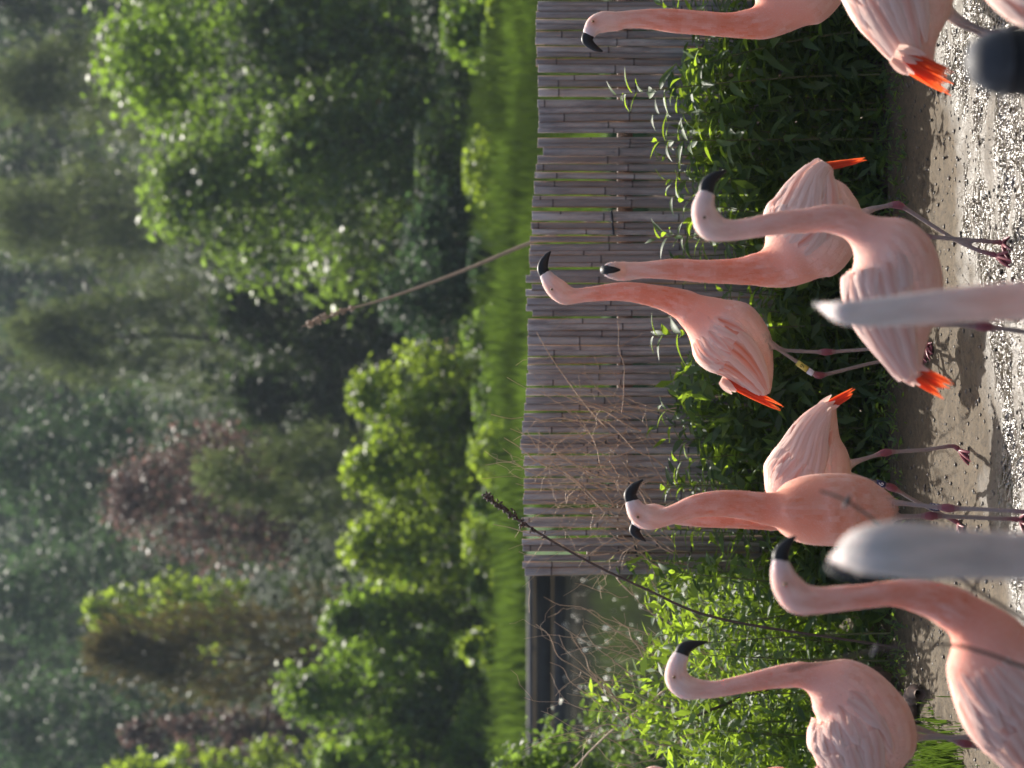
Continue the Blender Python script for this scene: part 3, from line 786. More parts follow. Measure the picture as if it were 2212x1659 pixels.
tag(obj('pebbles', pebbles(9000, 71, (-2, 2.1), (4.7, 7.9), .0018, .0085), M['pebble']), 'small dark pebbles and clods strewn over the ground', kind='stuff')

# weathered root on the ground at the left
rt = thing('weathered_root', 'brown weathered root on the ground beside the leaves at the left', 'root', tuple(P(1950, 1530, ground_depth(1950, 1530))))
r = np.random.default_rng(81)
for (a, b, ra, rb_) in (((1905, 1480), (1995, 1590), .05, .03), ((1930, 1500), (1945, 1570), .035, .02), ((1960, 1540), (2005, 1500), .025, .012)):
    pa = P(*a, ground_depth(*a)); pb = P(*b, ground_depth(*b))
    q = catmull(wander(pa, pb, r, 6, .22), 4); q[:, 2] = np.abs(q[:, 2]) * .4 + .028
    V, Fq = tube_arrays(q - np.array(rt.location), 1.5 * np.linspace(ra, rb_, len(q)) * (1 + .25 * r.normal(size=len(q))), 9)
    obj('root_branch', mesh('root_branch', V, Fq), M['root'], rt)

# ------------------------------------------------------------------ flamingos
CAMN = np.array(C0)
def nloft(pts, ra, rb, seg, up):
    """elliptical loft; theta 0 faces the camera, +90 deg points to `up`"""
    T = np.gradient(pts, axis=0); T /= np.linalg.norm(T, axis=1)[:, None] + 1e-9
    N = np.zeros_like(T); B = np.zeros_like(T); last = None
    for i in range(len(pts)):
        w = CAMN - pts[i]; w /= np.linalg.norm(w)
        n = np.cross(w, T[i]); ln = np.linalg.norm(n)
        if ln > 0.3 or last is None:
            n = n / (ln + 1e-9)
            if last is None:
                if n @ up < 0: n = -n
            elif n @ last < 0: n = -n
            if last is not None and ln < 0.6: n = n * .5 + last * .5
        else: n = last
        n = n - T[i] * (n @ T[i]); n /= np.linalg.norm(n)
        b = np.cross(T[i], n); b /= np.linalg.norm(b)
        if b @ w < 0: b = -b
        N[i] = n; B[i] = b; last = n
    a = (np.arange(seg) + .5) / seg * 2 * math.pi - math.pi
    V = pts[:, None] + np.cos(a)[None, :, None] * (rb[:, None] * B)[:, None] + np.sin(a)[None, :, None] * (ra[:, None] * N)[:, None]
    return V, a, T, N, B

def loft_faces(n, seg):
    i = np.arange(n - 1)[:, None] * seg; j = np.arange(seg)[None]; j2 = (j + 1) % seg
    f = np.stack([i + j, i + j2, i + seg + j2, i + seg + j], -1).reshape(-1, 4).tolist()
    f.append(list(range(seg))[::-1]); f.append([(n - 1) * seg + k for k in range(seg)])
    return f

def rows(lst, d, k):
    A = []
    for q in lst:
        do = q[3] if len(q) > 3 else 0.0
        p = P(q[0], q[1], d + do)
        A.append((p.x, p.y, p.z, q[2] * (d + do) / F))
    A = catmull(A, k)
    return A[:, :3], np.maximum(A[:, 3], .0012)

FGROUP = 'flamingos in the flock'
UPV = -np.array(CX)
RED = (0.68, 0.055, 0.02)

def feather_blade(name, path, wid, cup, col, tipcol, parent, mat, sidev, nrmv):
    n = len(path); V = []; Cc = []; Fl = []
    for i in range(n):
        t = i / (n - 1)
        for s, j in ((-1, 0), (-.5, 1), (0, 2), (.5, 3), (1, 4)):
            V.append(path[i] + sidev[i] * wid[i] * s - nrmv[i] * cup * wid[i] * s * s)
            e = abs(s) * .75 + t * .25
            Cc.append([col[q] * (1 - e) + tipcol[q] * e for q in range(3)] + [1])
            Fl.append((t * .12, s * wid[i] + .01 * s, 0))
    f = [(i * 5 + j, i * 5 + j + 1, i * 5 + j + 6, i * 5 + j + 5) for i in range(n - 1) for j in range(4)]
    me = mesh(name, V, f); attr(me, 'col', 'FLOAT_COLOR', Cc); attr(me, 'flow', 'FLOAT_VECTOR', Fl)
    return obj(name, me, mat, parent)

def foot(parent, p, az, col=None, droop=0.0, size=.075):
    b = Bag()
    tips = []
    fwd = Vector((math.cos(az), math.sin(az), 0)); sd = Vector((-fwd.y, fwd.x, 0)); up = Vector((0, 0, 1))
    for a, l in ((-.52, .9), (0, 1.08), (.52, .92)):
        dv = (fwd * math.cos(a) + sd * math.sin(a)) * math.cos(droop) - up * math.sin(droop)
        tip = Vector(p) + dv * size * l; tips.append(tip)
        q = np.stack([np.array(p) * (1 - t) + np.array(tip) * t + np.array((0, 0, .006 * math.sin(t * 3.1))) for t in np.linspace(0, 1, 6)])
        b.add(*tube_arrays(q, np.array([.007, .006, .0055, .005, .004, .0015]), 6))
    q = np.stack([np.array(p) + np.array(-fwd) * t * .022 + np.array((0, 0, -.002 * t)) for t in np.linspace(0, 1, 4)])
    b.add(*tube_arrays(q, np.array([.005, .0045, .003, .001]), 6))
    for i in (0, 1):
        A, B_ = np.array(tips[i]), np.array(tips[i + 1]); p0 = np.array(p)
        mid = (A + B_) / 2 * .8 + p0 * .2
        top = [p0, p0 * .3 + A * .7, mid, p0 * .3 + B_ * .7]
        V = np.array(top + [v - np.array((0, 0, .0025)) for v in top])
        b.add(V, np.array([(0, 1, 2, 3), (7, 6, 5, 4), (1, 5, 6, 2), (2, 6, 7, 3)]))
    return obj('foot', b.mesh('foot'), M['foot'], parent)

def text_mesh(s, size):
    cu = bpy.data.curves.new('digits', 'FONT'); cu.body = s; cu.size = size; cu.align_x = 'CENTER'; cu.align_y = 'CENTER'
    o = bpy.data.objects.new('digits', cu); COL.objects.link(o)
    dg = bpy.context.evaluated_depsgraph_get(); me = bpy.data.meshes.new_from_object(o.evaluated_get(dg))
    bpy.data.objects.remove(o); bpy.data.curves.remove(cu)
    return me

def flamingo(label, d, body, neck, beak, legs=None, ratio=.82, tint=None, tail=None, wing=True, eye=None, bands=(), voxel=.0045, head_len=.12, hips=None, feet_az=None, down=True, feet_on=None, white_scap=False, fan_k=.25):
    tint = tint or {}
    cb = np.array(tint.get('body', (.84, .58, .49))); cn = np.array(tint.get('neck', (.78, .235, .135))); ch = np.array(tint.get('head', (.80, .50, .41)))
    bp, br = rows(body, d, 6)
    npt, nr = rows(neck, d, 6)
    base = Vector((float(bp[len(bp) // 2][0]), float(bp[len(bp) // 2][1]), 0))
    root = thing('flamingo', label, 'flamingo', base, FGROUP)
    off = np.array(base)
    S = []          # sample points: pos, colour, flow, tangent, feathered
    parts_V = []; parts_F = []; nv = 0
    def push(V, a, T, cols, s, rad, feathered, pid):
        nonlocal nv
        n, seg = V.shape[:2]
        parts_V.append(V.reshape(-1, 3)); parts_F.extend([[q + nv for q in f] for f in loft_faces(n, seg)]); nv += n * seg
        for i in range(n):
            for j in range(seg):
                S.append((V[i, j], cols[i] if cols[i].ndim == 1 else cols[i][j], (s[i], a[j] * max(rad[i], .02), 0), T[i], feathered, pid))
    # torso
    V, a, T, N, B = nloft(bp, br, br * ratio, 36, UPV)
    sb = np.concatenate([[0], np.cumsum(np.linalg.norm(np.diff(bp, axis=0), axis=1))])
    tb = sb / sb[-1]
    cols = []
    for i in range(len(bp)):
        f = np.clip(1 - tb[i] / .42, 0, 1)
        base_c = cb * (1 - .75 * f) + cn * .75 * f
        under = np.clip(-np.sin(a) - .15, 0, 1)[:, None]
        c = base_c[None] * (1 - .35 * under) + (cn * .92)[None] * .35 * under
        cols.append(c)
    push(V, a, T, cols, sb, br, True, 0)
    body_loft = (bp, br, br * ratio, N, B, T, sb)
    # neck and head
    V, a, T, N2, B2 = nloft(npt, nr, nr * .93, 24, UPV)
    sn = np.concatenate([[0], np.cumsum(np.linalg.norm(np.diff(npt, axis=0), axis=1))])
    cols = []
    for i in range(len(npt)):
        hd = np.clip((sn[i] - (sn[-1] - head_len - .12)) / .16, 0, 1)
        t = sn[i] / sn[-1]
        c = cn * (1 - .25 * t) + cb * .25 * t
        if t < .25: c = cn * (.55 + 1.8 * t) + cb * (.45 - 1.8 * t)
        c = c * (1 - hd) + ch * hd
        bk = np.clip((sn[i] - (sn[-1] - .035)) / .02, 0, 1)
        c = c * (1 - bk) + np.array((.62, .52, .52)) * bk
        cols.append(c)
    push(V, a, -T, cols, sn + 3, nr, True, 1)
    # legs
    legpaths = []
    if legs is None:
        hp = hips or (len(bp) * 2 // 3)
        c = bp[hp]; legs = []
        for sgn in (-1, 1):
            h = Vector(c) + Vector((sgn * .035, sgn * .03, -br[hp] * .6))
            legpaths.append([h, Vector((h.x, h.y + .01, .46 if h.z > .5 else h.z - .05)), Vector((h.x + .01, h.y, .27)), Vector((h.x, h.y - .01, .14)), Vector((h.x, h.y - .01, .012))])
    for lg in legs or []:
        pts2, dd = lg[0], lg[1:]
        d0, d1 = dd[0], dd[1]
        lens = np.concatenate([[0], np.cumsum([math.hypot(pts2[i + 1][0] - pts2[i][0], pts2[i + 1][1] - pts2[i][1]) for i in range(len(pts2) - 1)])]); lens /= lens[-1]
        legpaths.append([P(x, y, d0 + (d1 - d0) * l) for (x, y), l in zip(pts2, lens)])
    hocks = []
    foot_pts = []
    for li, lp in enumerate(legpaths):
        hk = lg_h = (legs[li][3] if legs and len(legs[li]) > 3 else 2)
        q = []
        for i in range(len(lp) - 1):
            k = max(3, int((lp[i + 1] - lp[i]).length / .012))
            for j in range(k): q.append(lp[i].lerp(lp[i + 1], j / k))
        q.append(lp[-1]); q = np.array([tuple(v) for v in q])
        for _ in range(2): q[1:-1] = (q[:-2] + 2 * q[1:-1] + q[2:]) / 4
        H = np.array(lp[hk]); dist = np.linalg.norm(q - H, axis=1)
        fdist = np.linalg.norm(q - np.array(lp[-1]), axis=1); hipd = np.linalg.norm(q - q[0], axis=1)
        rad = .0075 + .0068 * np.exp(-(dist / .020) ** 2) + .010 * np.exp(-(hipd / .05) ** 2) + .002 * np.exp(-(fdist / .02) ** 2)
        V, a, T, _, _ = nloft(q, rad, rad, 10, UPV)
        red = np.clip(np.exp(-(dist / .026) ** 2) * 1.25 + np.exp(-(fdist / .05) ** 2), 0, 1)[:, None]
        plum = np.exp(-(hipd / .045) ** 2)[:, None]
        c = np.array((.30, .235, .21))[None] * (1 - red) + np.array((.24, .05, .07))[None] * red
        c = c * (1 - plum) + cb[None] * plum
        push(V, a, T, list(c), np.linspace(0, 1, len(q)), rad, False, 2)
        foot_pts.append((Vector(lp[-1]), legs[li][4] if legs and len(legs[li]) > 4 else None))
        hocks.append((Vector(lp[hk]), [Vector(v) for v in lp]))
    me = bpy.data.meshes.new('raw'); me.from_pydata((np.vstack(parts_V) - off).tolist(), [], parts_F); me.update()
    tmp = bpy.data.objects.new('raw', me); COL.objects.link(tmp)
    md = tmp.modifiers.new('r', 'REMESH'); md.mode = 'VOXEL'; md.voxel_size = voxel
    ms = tmp.modifiers.new('s', 'SMOOTH'); ms.factor = .5; ms.iterations = 5
    dg = bpy.context.evaluated_depsgraph_get()
    bm = bpy.data.meshes.new_from_object(tmp.evaluated_get(dg))
    bpy.data.objects.remove(tmp); bpy.data.meshes.remove(me)
    bm.name = 'body'
    kd = kdtree.KDTree(len(S))
    for i, s in enumerate(S): kd.insert(s[0] - off, i)
    kd.balance()
    n = len(bm.vertices); co = np.zeros(n * 3); bm.vertices.foreach_get('co', co); co = co.reshape(-1, 3)
    idx = np.array([kd.find(c)[1] for c in co])
    SC_ = np.array([s[1] for s in S]); SF = np.array([s[2] for s in S]); ST = np.array([s[3] for s in S]); SK = np.array([s[4] for s in S])
    colv = SC_[idx]
    e = np.zeros(len(bm.edges) * 2, dtype=np.int32); bm.edges.foreach_get('vertices', e); e = e.reshape(-1, 2)
    # soften colour and shape where neck, legs and body meet
    pid = np.array([s[5] for s in S])[idx]
    fade = np.zeros(n); df = pid[e[:, 0]] != pid[e[:, 1]]
    legb = (pid[e[:, 0]] == 2) | (pid[e[:, 1]] == 2)
    fade[e[df & ~legb].ravel()] = 1.0
    cnt = np.zeros(n); np.add.at(cnt, e[:, 0], 1); np.add.at(cnt, e[:, 1], 1); cnt = np.maximum(cnt, 1)
    E0 = np.concatenate([e[:, 0], e[:, 1]]); E1 = np.concatenate([e[:, 1], e[:, 0]])
    def nb(A):
        if A.ndim == 1: return np.bincount(E0, A[E1], n) / cnt
        return np.stack([np.bincount(E0, A[E1, q], n) for q in range(A.shape[1])], 1) / cnt[:, None]
    for _ in range(22): fade = np.minimum(1, np.maximum(fade, nb(fade) * 1.9)) if _ < 9 else nb(fade)
    fade = np.clip(fade * 1.25, 0, 1)
    for _ in range(90): co = co + (nb(co) - co) * (fade * .75)[:, None]
    bm.vertices.foreach_set('co', co.astype(np.float32).ravel()); bm.update()
    attr(bm, 'fade', 'FLOAT', fade)
    sk_ = SK[idx][:, None]
    for _ in range(30): colv = np.where(sk_, colv * .4 + .6 * nb(colv), colv)
    if eye:
        ep = np.array(P(eye[0], eye[1], d + eye[2])) - off
        de = np.linalg.norm(co - ep, axis=1)
        kf = (np.exp(-(de / .017) ** 2) * .75)[:, None]
        colv = colv * (1 - kf) + np.array((.60, .27, .17)) * kf
    attr(bm, 'col', 'FLOAT_COLOR', np.hstack([colv, np.ones((n, 1))]))
    attr(bm, 'flow', 'FLOAT_VECTOR', SF[idx])
    bm.polygons.foreach_set('use_smooth', np.ones(len(bm.polygons), dtype=bool))
    ob = obj('body', bm, M['plume'], root)
    bm.materials.append(M['skin'])
    pi = np.zeros(len(bm.loops), dtype=np.int32); bm.loops.foreach_get('vertex_index', pi)
    ls = np.zeros(len(bm.polygons), dtype=np.int32); bm.polygons.foreach_get('loop_start', ls)
    bm.polygons.foreach_set('material_index', (~SK[idx[pi[ls]]]).astype(np.int32))
    # fine down along the outline
    if down:
        r = np.random.default_rng(int(d * 1000))
        nm = np.zeros(n * 3); bm.vertices.foreach_get('normal', nm); nm = nm.reshape(-1, 3)
        cand = np.where(SK[idx])[0]
        pick = r.choice(cand, min(13000, len(cand)), replace=False)
        tng = ST[idx[pick]]; nn = nm[pick]
        tng = unit(tng - nn * (tng * nn).sum(1)[:, None] + .25 * r.normal(size=tng.shape))
        dv = unit(tng + nn * r.uniform(.12, .5, len(pick))[:, None])
        L = r.uniform(.004, .010, len(pick))[:, None]
        sd = unit(np.cross(dv, nn)) * .0010
        c0 = co[pick] - nn * .0008
        V = np.stack([c0 - sd, c0 + sd, c0 + dv * L], 1).reshape(-1, 3)
        dm = mesh('down', V, np.arange(len(V)).reshape(-1, 3))
        attr(dm, 'col', 'FLOAT_COLOR', np.repeat(np.hstack([np.clip(colv[pick] * .85 + .12, 0, 1), np.ones((len(pick), 1))]), 3, 0))
        attr(dm, 'flow', 'FLOAT_VECTOR', np.repeat(SF[idx[pick]], 3, 0))
        do = obj('down', dm, M['quill'], root); do['kind'] = 'stuff'
    # beak
    pts, rr = rows(beak, d, 6)
    V, a, T, _, _ = nloft(pts, rr, rr * .72, 16, UPV)
    bo = obj('beak', mesh('beak', V.reshape(-1, 3) - off, loft_faces(len(pts), 16)), M['beak'], root)
    # eye
    if eye:
        x, y, do_ = eye
        p = P(x, y, d + do_) - base
        u, v = np.meshgrid(np.linspace(0, math.pi, 7), np.linspace(0, 2 * math.pi, 11))
        Q = np.stack([np.sin(u) * np.cos(v), np.sin(u) * np.sin(v), np.cos(u)], -1)
        nx, ny = Q.shape[1], Q.shape[0]
        i = (np.arange(ny - 1)[:, None] * nx + np.arange(nx - 1)[None]); fq = np.stack([i, i + 1, i + nx + 1, i + nx], -1).reshape(-1, 4)
        eo = obj('eye', mesh('eye', Q.reshape(-1, 3) * .0044 + np.array(p), fq), M['eye'], root)
        pv = (C0 - P(x, y, d + do_)).normalized()
        obj('pupil', mesh('pupil', Q.reshape(-1, 3) * .0026 + np.array(p + pv * .0024), fq), M['pupil'], eo)
    # feet
    for (p, az) in foot_pts:
        if az is None: az = -1.57
        droop = .0
        if isinstance(az, tuple): az, droop = az
        foot(root, p - base, az, None, droop)
    # draped feathers
    if wing:
        P_, RA, RB, N_, B_, T_, s_ = body_loft
        r = np.random.default_rng(int(d * 777)); Ltot = s_[-1]
        def surf(s, th, o):
            f = np.clip(s / Ltot, 0, 1); x = np.interp(s, s_, np.arange(len(s_)))
            i = int(min(len(s_) - 2, x)); t = x - i
            L_ = lambda A: A[i] * (1 - t) + A[i + 1] * t
            c, ra, rb_, n_, b_ = L_(P_), L_(RA), L_(RB), L_(N_), L_(B_)
            nn = math.cos(th) * b_ / max(rb_, .01) + math.sin(th) * n_ / max(ra, .01); nn /= np.linalg.norm(nn)
            return c + math.cos(th) * b_ * rb_ + math.sin(th) * n_ * ra + nn * o, nn
        for side in (0, 1):
            wo = thing_part = bpy.data.objects.new('wing', None); COL.objects.link(wo); wo.parent = root
            specs = []
            for ri, th0 in enumerate(np.linspace(-12, 66, 6)):
                for ti in range(7):
                    s0 = Ltot * (.20 + .075 * ti + .02 * (ri % 2) + r.normal(0, .01))
                    specs.append((s0, th0 + r.normal(0, 3), r.uniform(.085, .125), r.uniform(.013, .019), 0))
            for q in range(6):
                specs.append((Ltot * (.42 + .03 * q), -14 + 11 * q + r.normal(0, 2), r.uniform(.17, .22), .018, 1))
            for (s0, th, ln, wd, long_) in specs:
                nseg = 7; path = []; nrm = []; sidev = []; ww = []
                drift = r.normal(-10, 6)
                for i in range(nseg):
                    t = i / (nseg - 1)
                    s = min(s0 + ln * t, Ltot * .97)
                    th_i = math.radians(th + drift * t); 
                    if side: th_i = math.pi - th_i
                    p, nn = surf(s, th_i, -.001 + .0095 * t + (.010 if long_ else 0) + .001 * r.random())
                    path.append(p - off); nrm.append(nn); ww.append(wd * math.sin(math.pi * (.18 + .80 * t)) ** .75 + .001)
                path = np.array(path); nrm = np.array(nrm)
                tg = np.gradient(path, axis=0); tg = unit(tg + 1e-7)
                sidev = unit(np.cross(nrm, tg))
                pale = r.random()
                c0 = cb * (.95 if pale > .4 else 1.0); 
                if pale < .34: c0 = cn * .6 + cb * .4 if pale > .16 else cn * 1.02
                if white_scap and r.random() < .45: c0 = np.array((.76, .17, .06))
                tipc = cb * .3 + np.array((.92, .80, .74)) * .75
                feather_blade('feather', path, ww, .25, tuple(c0), tuple(tipc), wo, M['quill'], sidev, nrm)
    # red flight feathers showing at the tail
    if tail:
        (bx, by, bd), (tx, ty, td), wpx, cnt = tail
        A = np.array(P(bx, by, d + bd)) - off; Z = np.array(P(tx, ty, d + td)) - off
        ax = Z - A; L = np.linalg.norm(ax); ax /= L
        w = np.array(C0) - (A + off); w /= np.linalg.norm(w)
        sv = np.cross(w, ax); sv /= np.linalg.norm(sv)
        to = bpy.data.objects.new('tail', None); COL.objects.link(to); to.parent = root
        W = wpx * d / F * .72
        rt_ = np.random.default_rng(int(d * 313))
        cnt = cnt + 6
        for i in range(cnt):
            u = i / (cnt - 1) - .5
            ln = L * rt_.uniform(.5, 1.0) + .045
            fan = ax + sv * u * fan_k; fan /= np.linalg.norm(fan)
            st = A - ax * .045 + sv * u * W * .8 + w * (rt_.uniform(-.012, .010))
            tt = np.linspace(0, 1, 9)
            path = st[None] + fan[None] * (ln * tt)[:, None] + np.array((0, 0, -1))[None] * (.06 * L * tt ** 2)[:, None]
            ww = rt_.uniform(.0050, .0085) * (np.sin(math.pi * (.32 + .68 * tt)) ** .9) + .0006
            tw = rt_.normal(0, .45)
            sdv = np.repeat((sv * math.cos(tw) + w * math.sin(tw))[None], 9, 0)
            nr_ = unit(np.cross(np.repeat(fan[None], 9, 0), sdv))
            k_ = rt_.uniform(.6, 1.12)
            feather_blade('flight_feather', path, ww, .25, tuple(v * k_ for v in RED), (.80, .17, .06), to, M['vane_red'], sdv, nr_)
        # pale under tail coverts round the base of the red feathers
        for i in range(8):
            u = rt_.uniform(-.6, .6)
            st = A - ax * .06 + sv * u * W + w * rt_.uniform(-.01, .028)
            fan = ax + sv * (u * .5 + rt_.normal(0, .12)); fan /= np.linalg.norm(fan); ln = rt_.uniform(.05, .08)
            tt = np.linspace(0, 1, 6); path = st[None] + fan[None] * (ln * tt)[:, None]
            sdv = np.repeat(sv[None], 6, 0); nr_ = unit(np.cross(np.repeat(fan[None], 6, 0), sdv))
            feather_blade('covert_feather', path, .011 * np.sin(math.pi * (.2 + .78 * tt)) + .0008, .3, tuple(cb), tuple(cb * .4 + np.array((.88, .74, .70)) * .6), to, M['quill'], sdv, nr_)
    # leg bands
    for (a, b, mat, txt, ink, db) in bands:
        pa = P(a[0], a[1], db[0]) - base; pb = P(b[0], b[1], db[1]) - base
        tt = np.linspace(0, 1, 4)[:, None]
        q = np.array(pa)[None] * (1 - tt) + np.array(pb)[None] * tt
        V1, F1 = tube_arrays(q, np.full(4, .0108), 20); V2, F2 = tube_arrays(q, np.full(4, .0094), 20)
        bb = Bag(); bb.add(V1, F1); bb.add(V2, F2[:, ::-1])
        ring = np.array([(i, (i + 1) % 20, 80 + (i + 1) % 20, 80 + i) for i in range(20)])
        Vv = np.vstack(bb.V); Ff = np.vstack(bb.F + [ring[:, ::-1], ring + 60])
        o = obj('leg_band', mesh('leg_band', Vv, Ff), M[mat], root)
        if txt:
            yv = (pa - pb).normalized(); c = (pa + pb) / 2
            zv = (C0 - base - c); zv = (zv - yv * zv.dot(yv)).normalized(); xv = yv.cross(zv)
            tm = text_mesh(txt, .024)
            mt = Matrix(((xv.x, yv.x, zv.x, 0), (xv.y, yv.y, zv.y, 0), (xv.z, yv.z, zv.z, 0), (0, 0, 0, 1)))
            v = np.array([tuple(q.co) for q in tm.vertices])
            th = v[:, 0] / .0111
            loc = np.stack([np.sin(th) * .0112, v[:, 1], np.cos(th) * .0112], -1)
            for i, q in enumerate(tm.vertices): q.co = c + mt.to_3x3() @ Vector(loc[i])
            obj('number', tm, M[ink], o)
    return root

gd = ground_depth
PALE = dict(body=(.77, .50, .43), neck=(.72, .36, .28), head=(.76, .56, .50))
# erect bird in the centre (profile)
flamingo('erect flamingo in the centre lifting its head above the fence, yellow leg band', 7.10,
    [(1500, 662, 34), (1530, 690, 60), (1562, 720, 84), (1600, 757, 76), (1627, 797, 50), (1646, 832, 26), (1656, 852, 10)],
    [(1525, 690, 58), (1500, 674, 44), (1474, 658, 34), (1421, 641, 25), (1351, 630, 21), (1281, 635, 16.5), (1246, 639, 16.5), (1222, 637, 22), (1203, 624, 23), (1189, 609, 19), (1180, 596, 14.5), (1176, 590, 13)],
    [(1179, 594, 12.5), (1172, 581, 12), (1175, 566, 10), (1182, 552, 6), (1190, 543, 1.5)],
    legs=[([(1650, 735), (1690, 757), (1785, 761), (1880, 754), (2004, 745)], 7.12, gd(2004, 745), 2, -2.0),
          ([(1640, 725), (1685, 757), (1768, 813), (1880, 785), (1992, 762)], 7.05, gd(1992, 762), 2, -2.0)],
    fan_k=.03, tail=((1592, 834, 0), (1690, 888, 0), 26, 7), eye=(1192, 625, -.042), white_scap=True,
    bands=[((1722, 783), (1744, 799), 'band_yellow', '9', 'ink', (7.04, 7.04)), ((1745, 800), (1756, 807), 'band_white', None, None, (7.04, 7.04))])
# bird behind, head on to the camera
flamingo('flamingo facing the camera head on with upright neck, tail to the right', 6.20,
    [(1686, 592, 18), (1700, 572, 56), (1718, 548, 82), (1742, 516, 104), (1760, 462, 104), (1766, 412, 76), (1772, 378, 42), (1788, 356, 16)],
    [(1722, 552, 70, -.01), (1690, 570, 54), (1660, 579, 43), (1631, 582, 35.5), (1596, 586, 29), (1526, 586, 25), (1456, 582, 23), (1400, 583, 18.5), (1370, 585, 19), (1345, 586, 21), (1322, 584, 18, -.03), (1310, 583, 13, -.055)],
    [(1312, 583, 11, -.05), (1303, 583, 10, -.075), (1310, 583, 9, -.095), (1325, 583, 7, -.10), (1340, 583, 2, -.098)],
    legs=[([(1850, 470), (1880, 452), (1940, 440), (2062, 518), (2110, 540), (2152, 552)], 6.2, gd(2168, 552), 2, (-1.9, .6)),
          ([(1850, 520), (1920, 515), (1990, 510), (2062, 516), (2168, 524)], 6.15, gd(2168, 524), 2, -1.9)],
    fan_k=.03, tail=((1786, 360, 0), (1868, 342, 0), 17, 5))
# front left-of-centre profile bird, slightly nearer
flamingo('pale flamingo in profile, bill pointing right, in front of the head-on bird', 4.90,
    [(1862, 508, 36), (1893, 526, 76), (1922, 565, 100), (1927, 620, 110), (1932, 680, 97), (1943, 735, 66), (1958, 785, 38), (1972, 820, 18)],
    [(1905, 545, 66), (1872, 505, 46), (1836, 482, 36), (1790, 472, 31), (1740, 477, 27), (1680, 482, 25.5), (1606, 495, 22.5), (1565, 497, 25), (1534, 487, 32), (1520, 455, 27), (1523, 430, 21), (1528, 414, 18)],
    [(1526, 418, 17), (1528, 400, 16), (1538, 386, 13), (1554, 375, 8), (1570, 368, 2.5)],
    legs=[([(2000, 690), (2050, 700), (2124, 705), (2240, 720), (2476, 735)], 4.9, gd(2476, 735), 2, 1.2),
          ([(2000, 640), (2060, 650), (2180, 660), (2300, 655), (2470, 650)], 4.85, gd(2470, 650), 2, 1.2)],
    tint=PALE, tail=((1985, 812, 0), (2052, 850, 0), 34, 6), eye=(1522, 470, -.028), voxel=.0055)
# right: bird cut by the frame, bill to the left
flamingo('flamingo with bill pointing left, cut by the right side of the view', 6.75,
    [(1672, 40, 34), (1690, 8, 76), (1725, -35, 100), (1745, -95, 108), (1755, -160, 84), (1762, -215, 46), (1770, -255, 16)],
    [(1700, 8, 66), (1660, 42, 42), (1630, 50, 35), (1580, 54, 27), (1520, 50, 26), (1456, 45, 26), (1406, 41, 22), (1356, 42, 19), (1330, 46, 21), (1306, 47, 23), (1286, 54, 21), (1275, 68, 16), (1271, 76, 14)],
    [(1272, 74, 13), (1268, 86, 12.5), (1278, 98, 9), (1290, 106, 6), (1302, 111, 1.5)],
    eye=(1281, 46, -.034), wing=True)
# right: nearer bird with red tail
flamingo('flamingo seen from behind with red tail hanging at the right edge', 5.20,
    [(1860, -195, 50), (1900, -140, 108), (1930, -65, 126), (1947, 0, 116), (1957, 45, 98), (1968, 90, 66), (1983, 125, 42), (2002, 155, 18)],
    [(1890, -150, 80), (1850, -200, 50), (1780, -225, 36), (1700, -232, 28), (1600, -228, 25), (1540, -230, 28), (1515, -205, 27), (1510, -180, 20)],
    [(1511, -184, 18), (1514, -165, 15), (1530, -150, 9), (1550, -145, 2)],
    legs=[([(2040, 20), (2068, 40), (2152, 78), (2200, 55), (2390, 10)], 5.2, gd(2390, 10), 2, 1.0),
          ([(2040, 20), (2068, 50), (2142, 84), (2220, 80), (2380, 60)], 5.25, gd(2380, 60), 2, 1.0)],
    tail=((1975, 140, -.05), (2062, 186, -.03), 40, 7), voxel=.0055)
# corner bird
flamingo('blurred flamingo body in the lower right corner', 3.80,
    [(2120, -215, 40), (2170, -165, 110), (2235, -112, 150), (2310, -60, 146), (2390, -5, 90), (2440, 30, 35)],
    [(2170, -160, 90), (2110, -215, 55), (2040, -250, 42), (1960, -262, 36), (1850, -255, 33), (1790, -250, 37), (1760, -220, 36), (1755, -190, 27)],
    [(1756, -194, 24), (1760, -170, 20), (1782, -150, 12), (1806, -140, 3)], voxel=.006, wing=True)
# bird behind the front-facing one
flamingo('flamingo with raised tail, its neck hidden behind the front facing bird', 6.62,
    [(1688, 1118, 36), (1708, 1098, 66), (1738, 1045, 96), (1754, 990, 85), (1763, 940, 58), (1779, 902, 34), (1795, 872, 13)],
    [(1712, 1095, 62), (1690, 1112, 38), (1660, 1119, 27), (1600, 1120, 22), (1540, 1120, 20), (1480, 1117, 19), (1440, 1112, 17), (1415, 1110, 22), (1393, 1116, 22), (1380, 1130, 17), (1375, 1138, 14)],
    [(1376, 1134, 13), (1370, 1146, 11), (1379, 1157, 8), (1395, 1169, 1.5)],
    legs=[([(1820, 1012), (1843, 999), (1912, 977), (1999, 972), (2061, 962), (2072, 972)], 6.6, gd(2083, 980), 2, (-2.2, .5)),
          ([(1830, 1030), (1870, 1036), (1926, 1052), (1973, 1080), (2071, 1130)], 6.62, gd(2073, 1130), 2, -2.2)],
    fan_k=.08, tail=((1797, 872, 0), (1846, 843, 0), 17, 4),
    bands=[((1893, 1042), (1912, 1048), 'band_navy', '6', 'ink_white', (6.62, 6.62))])
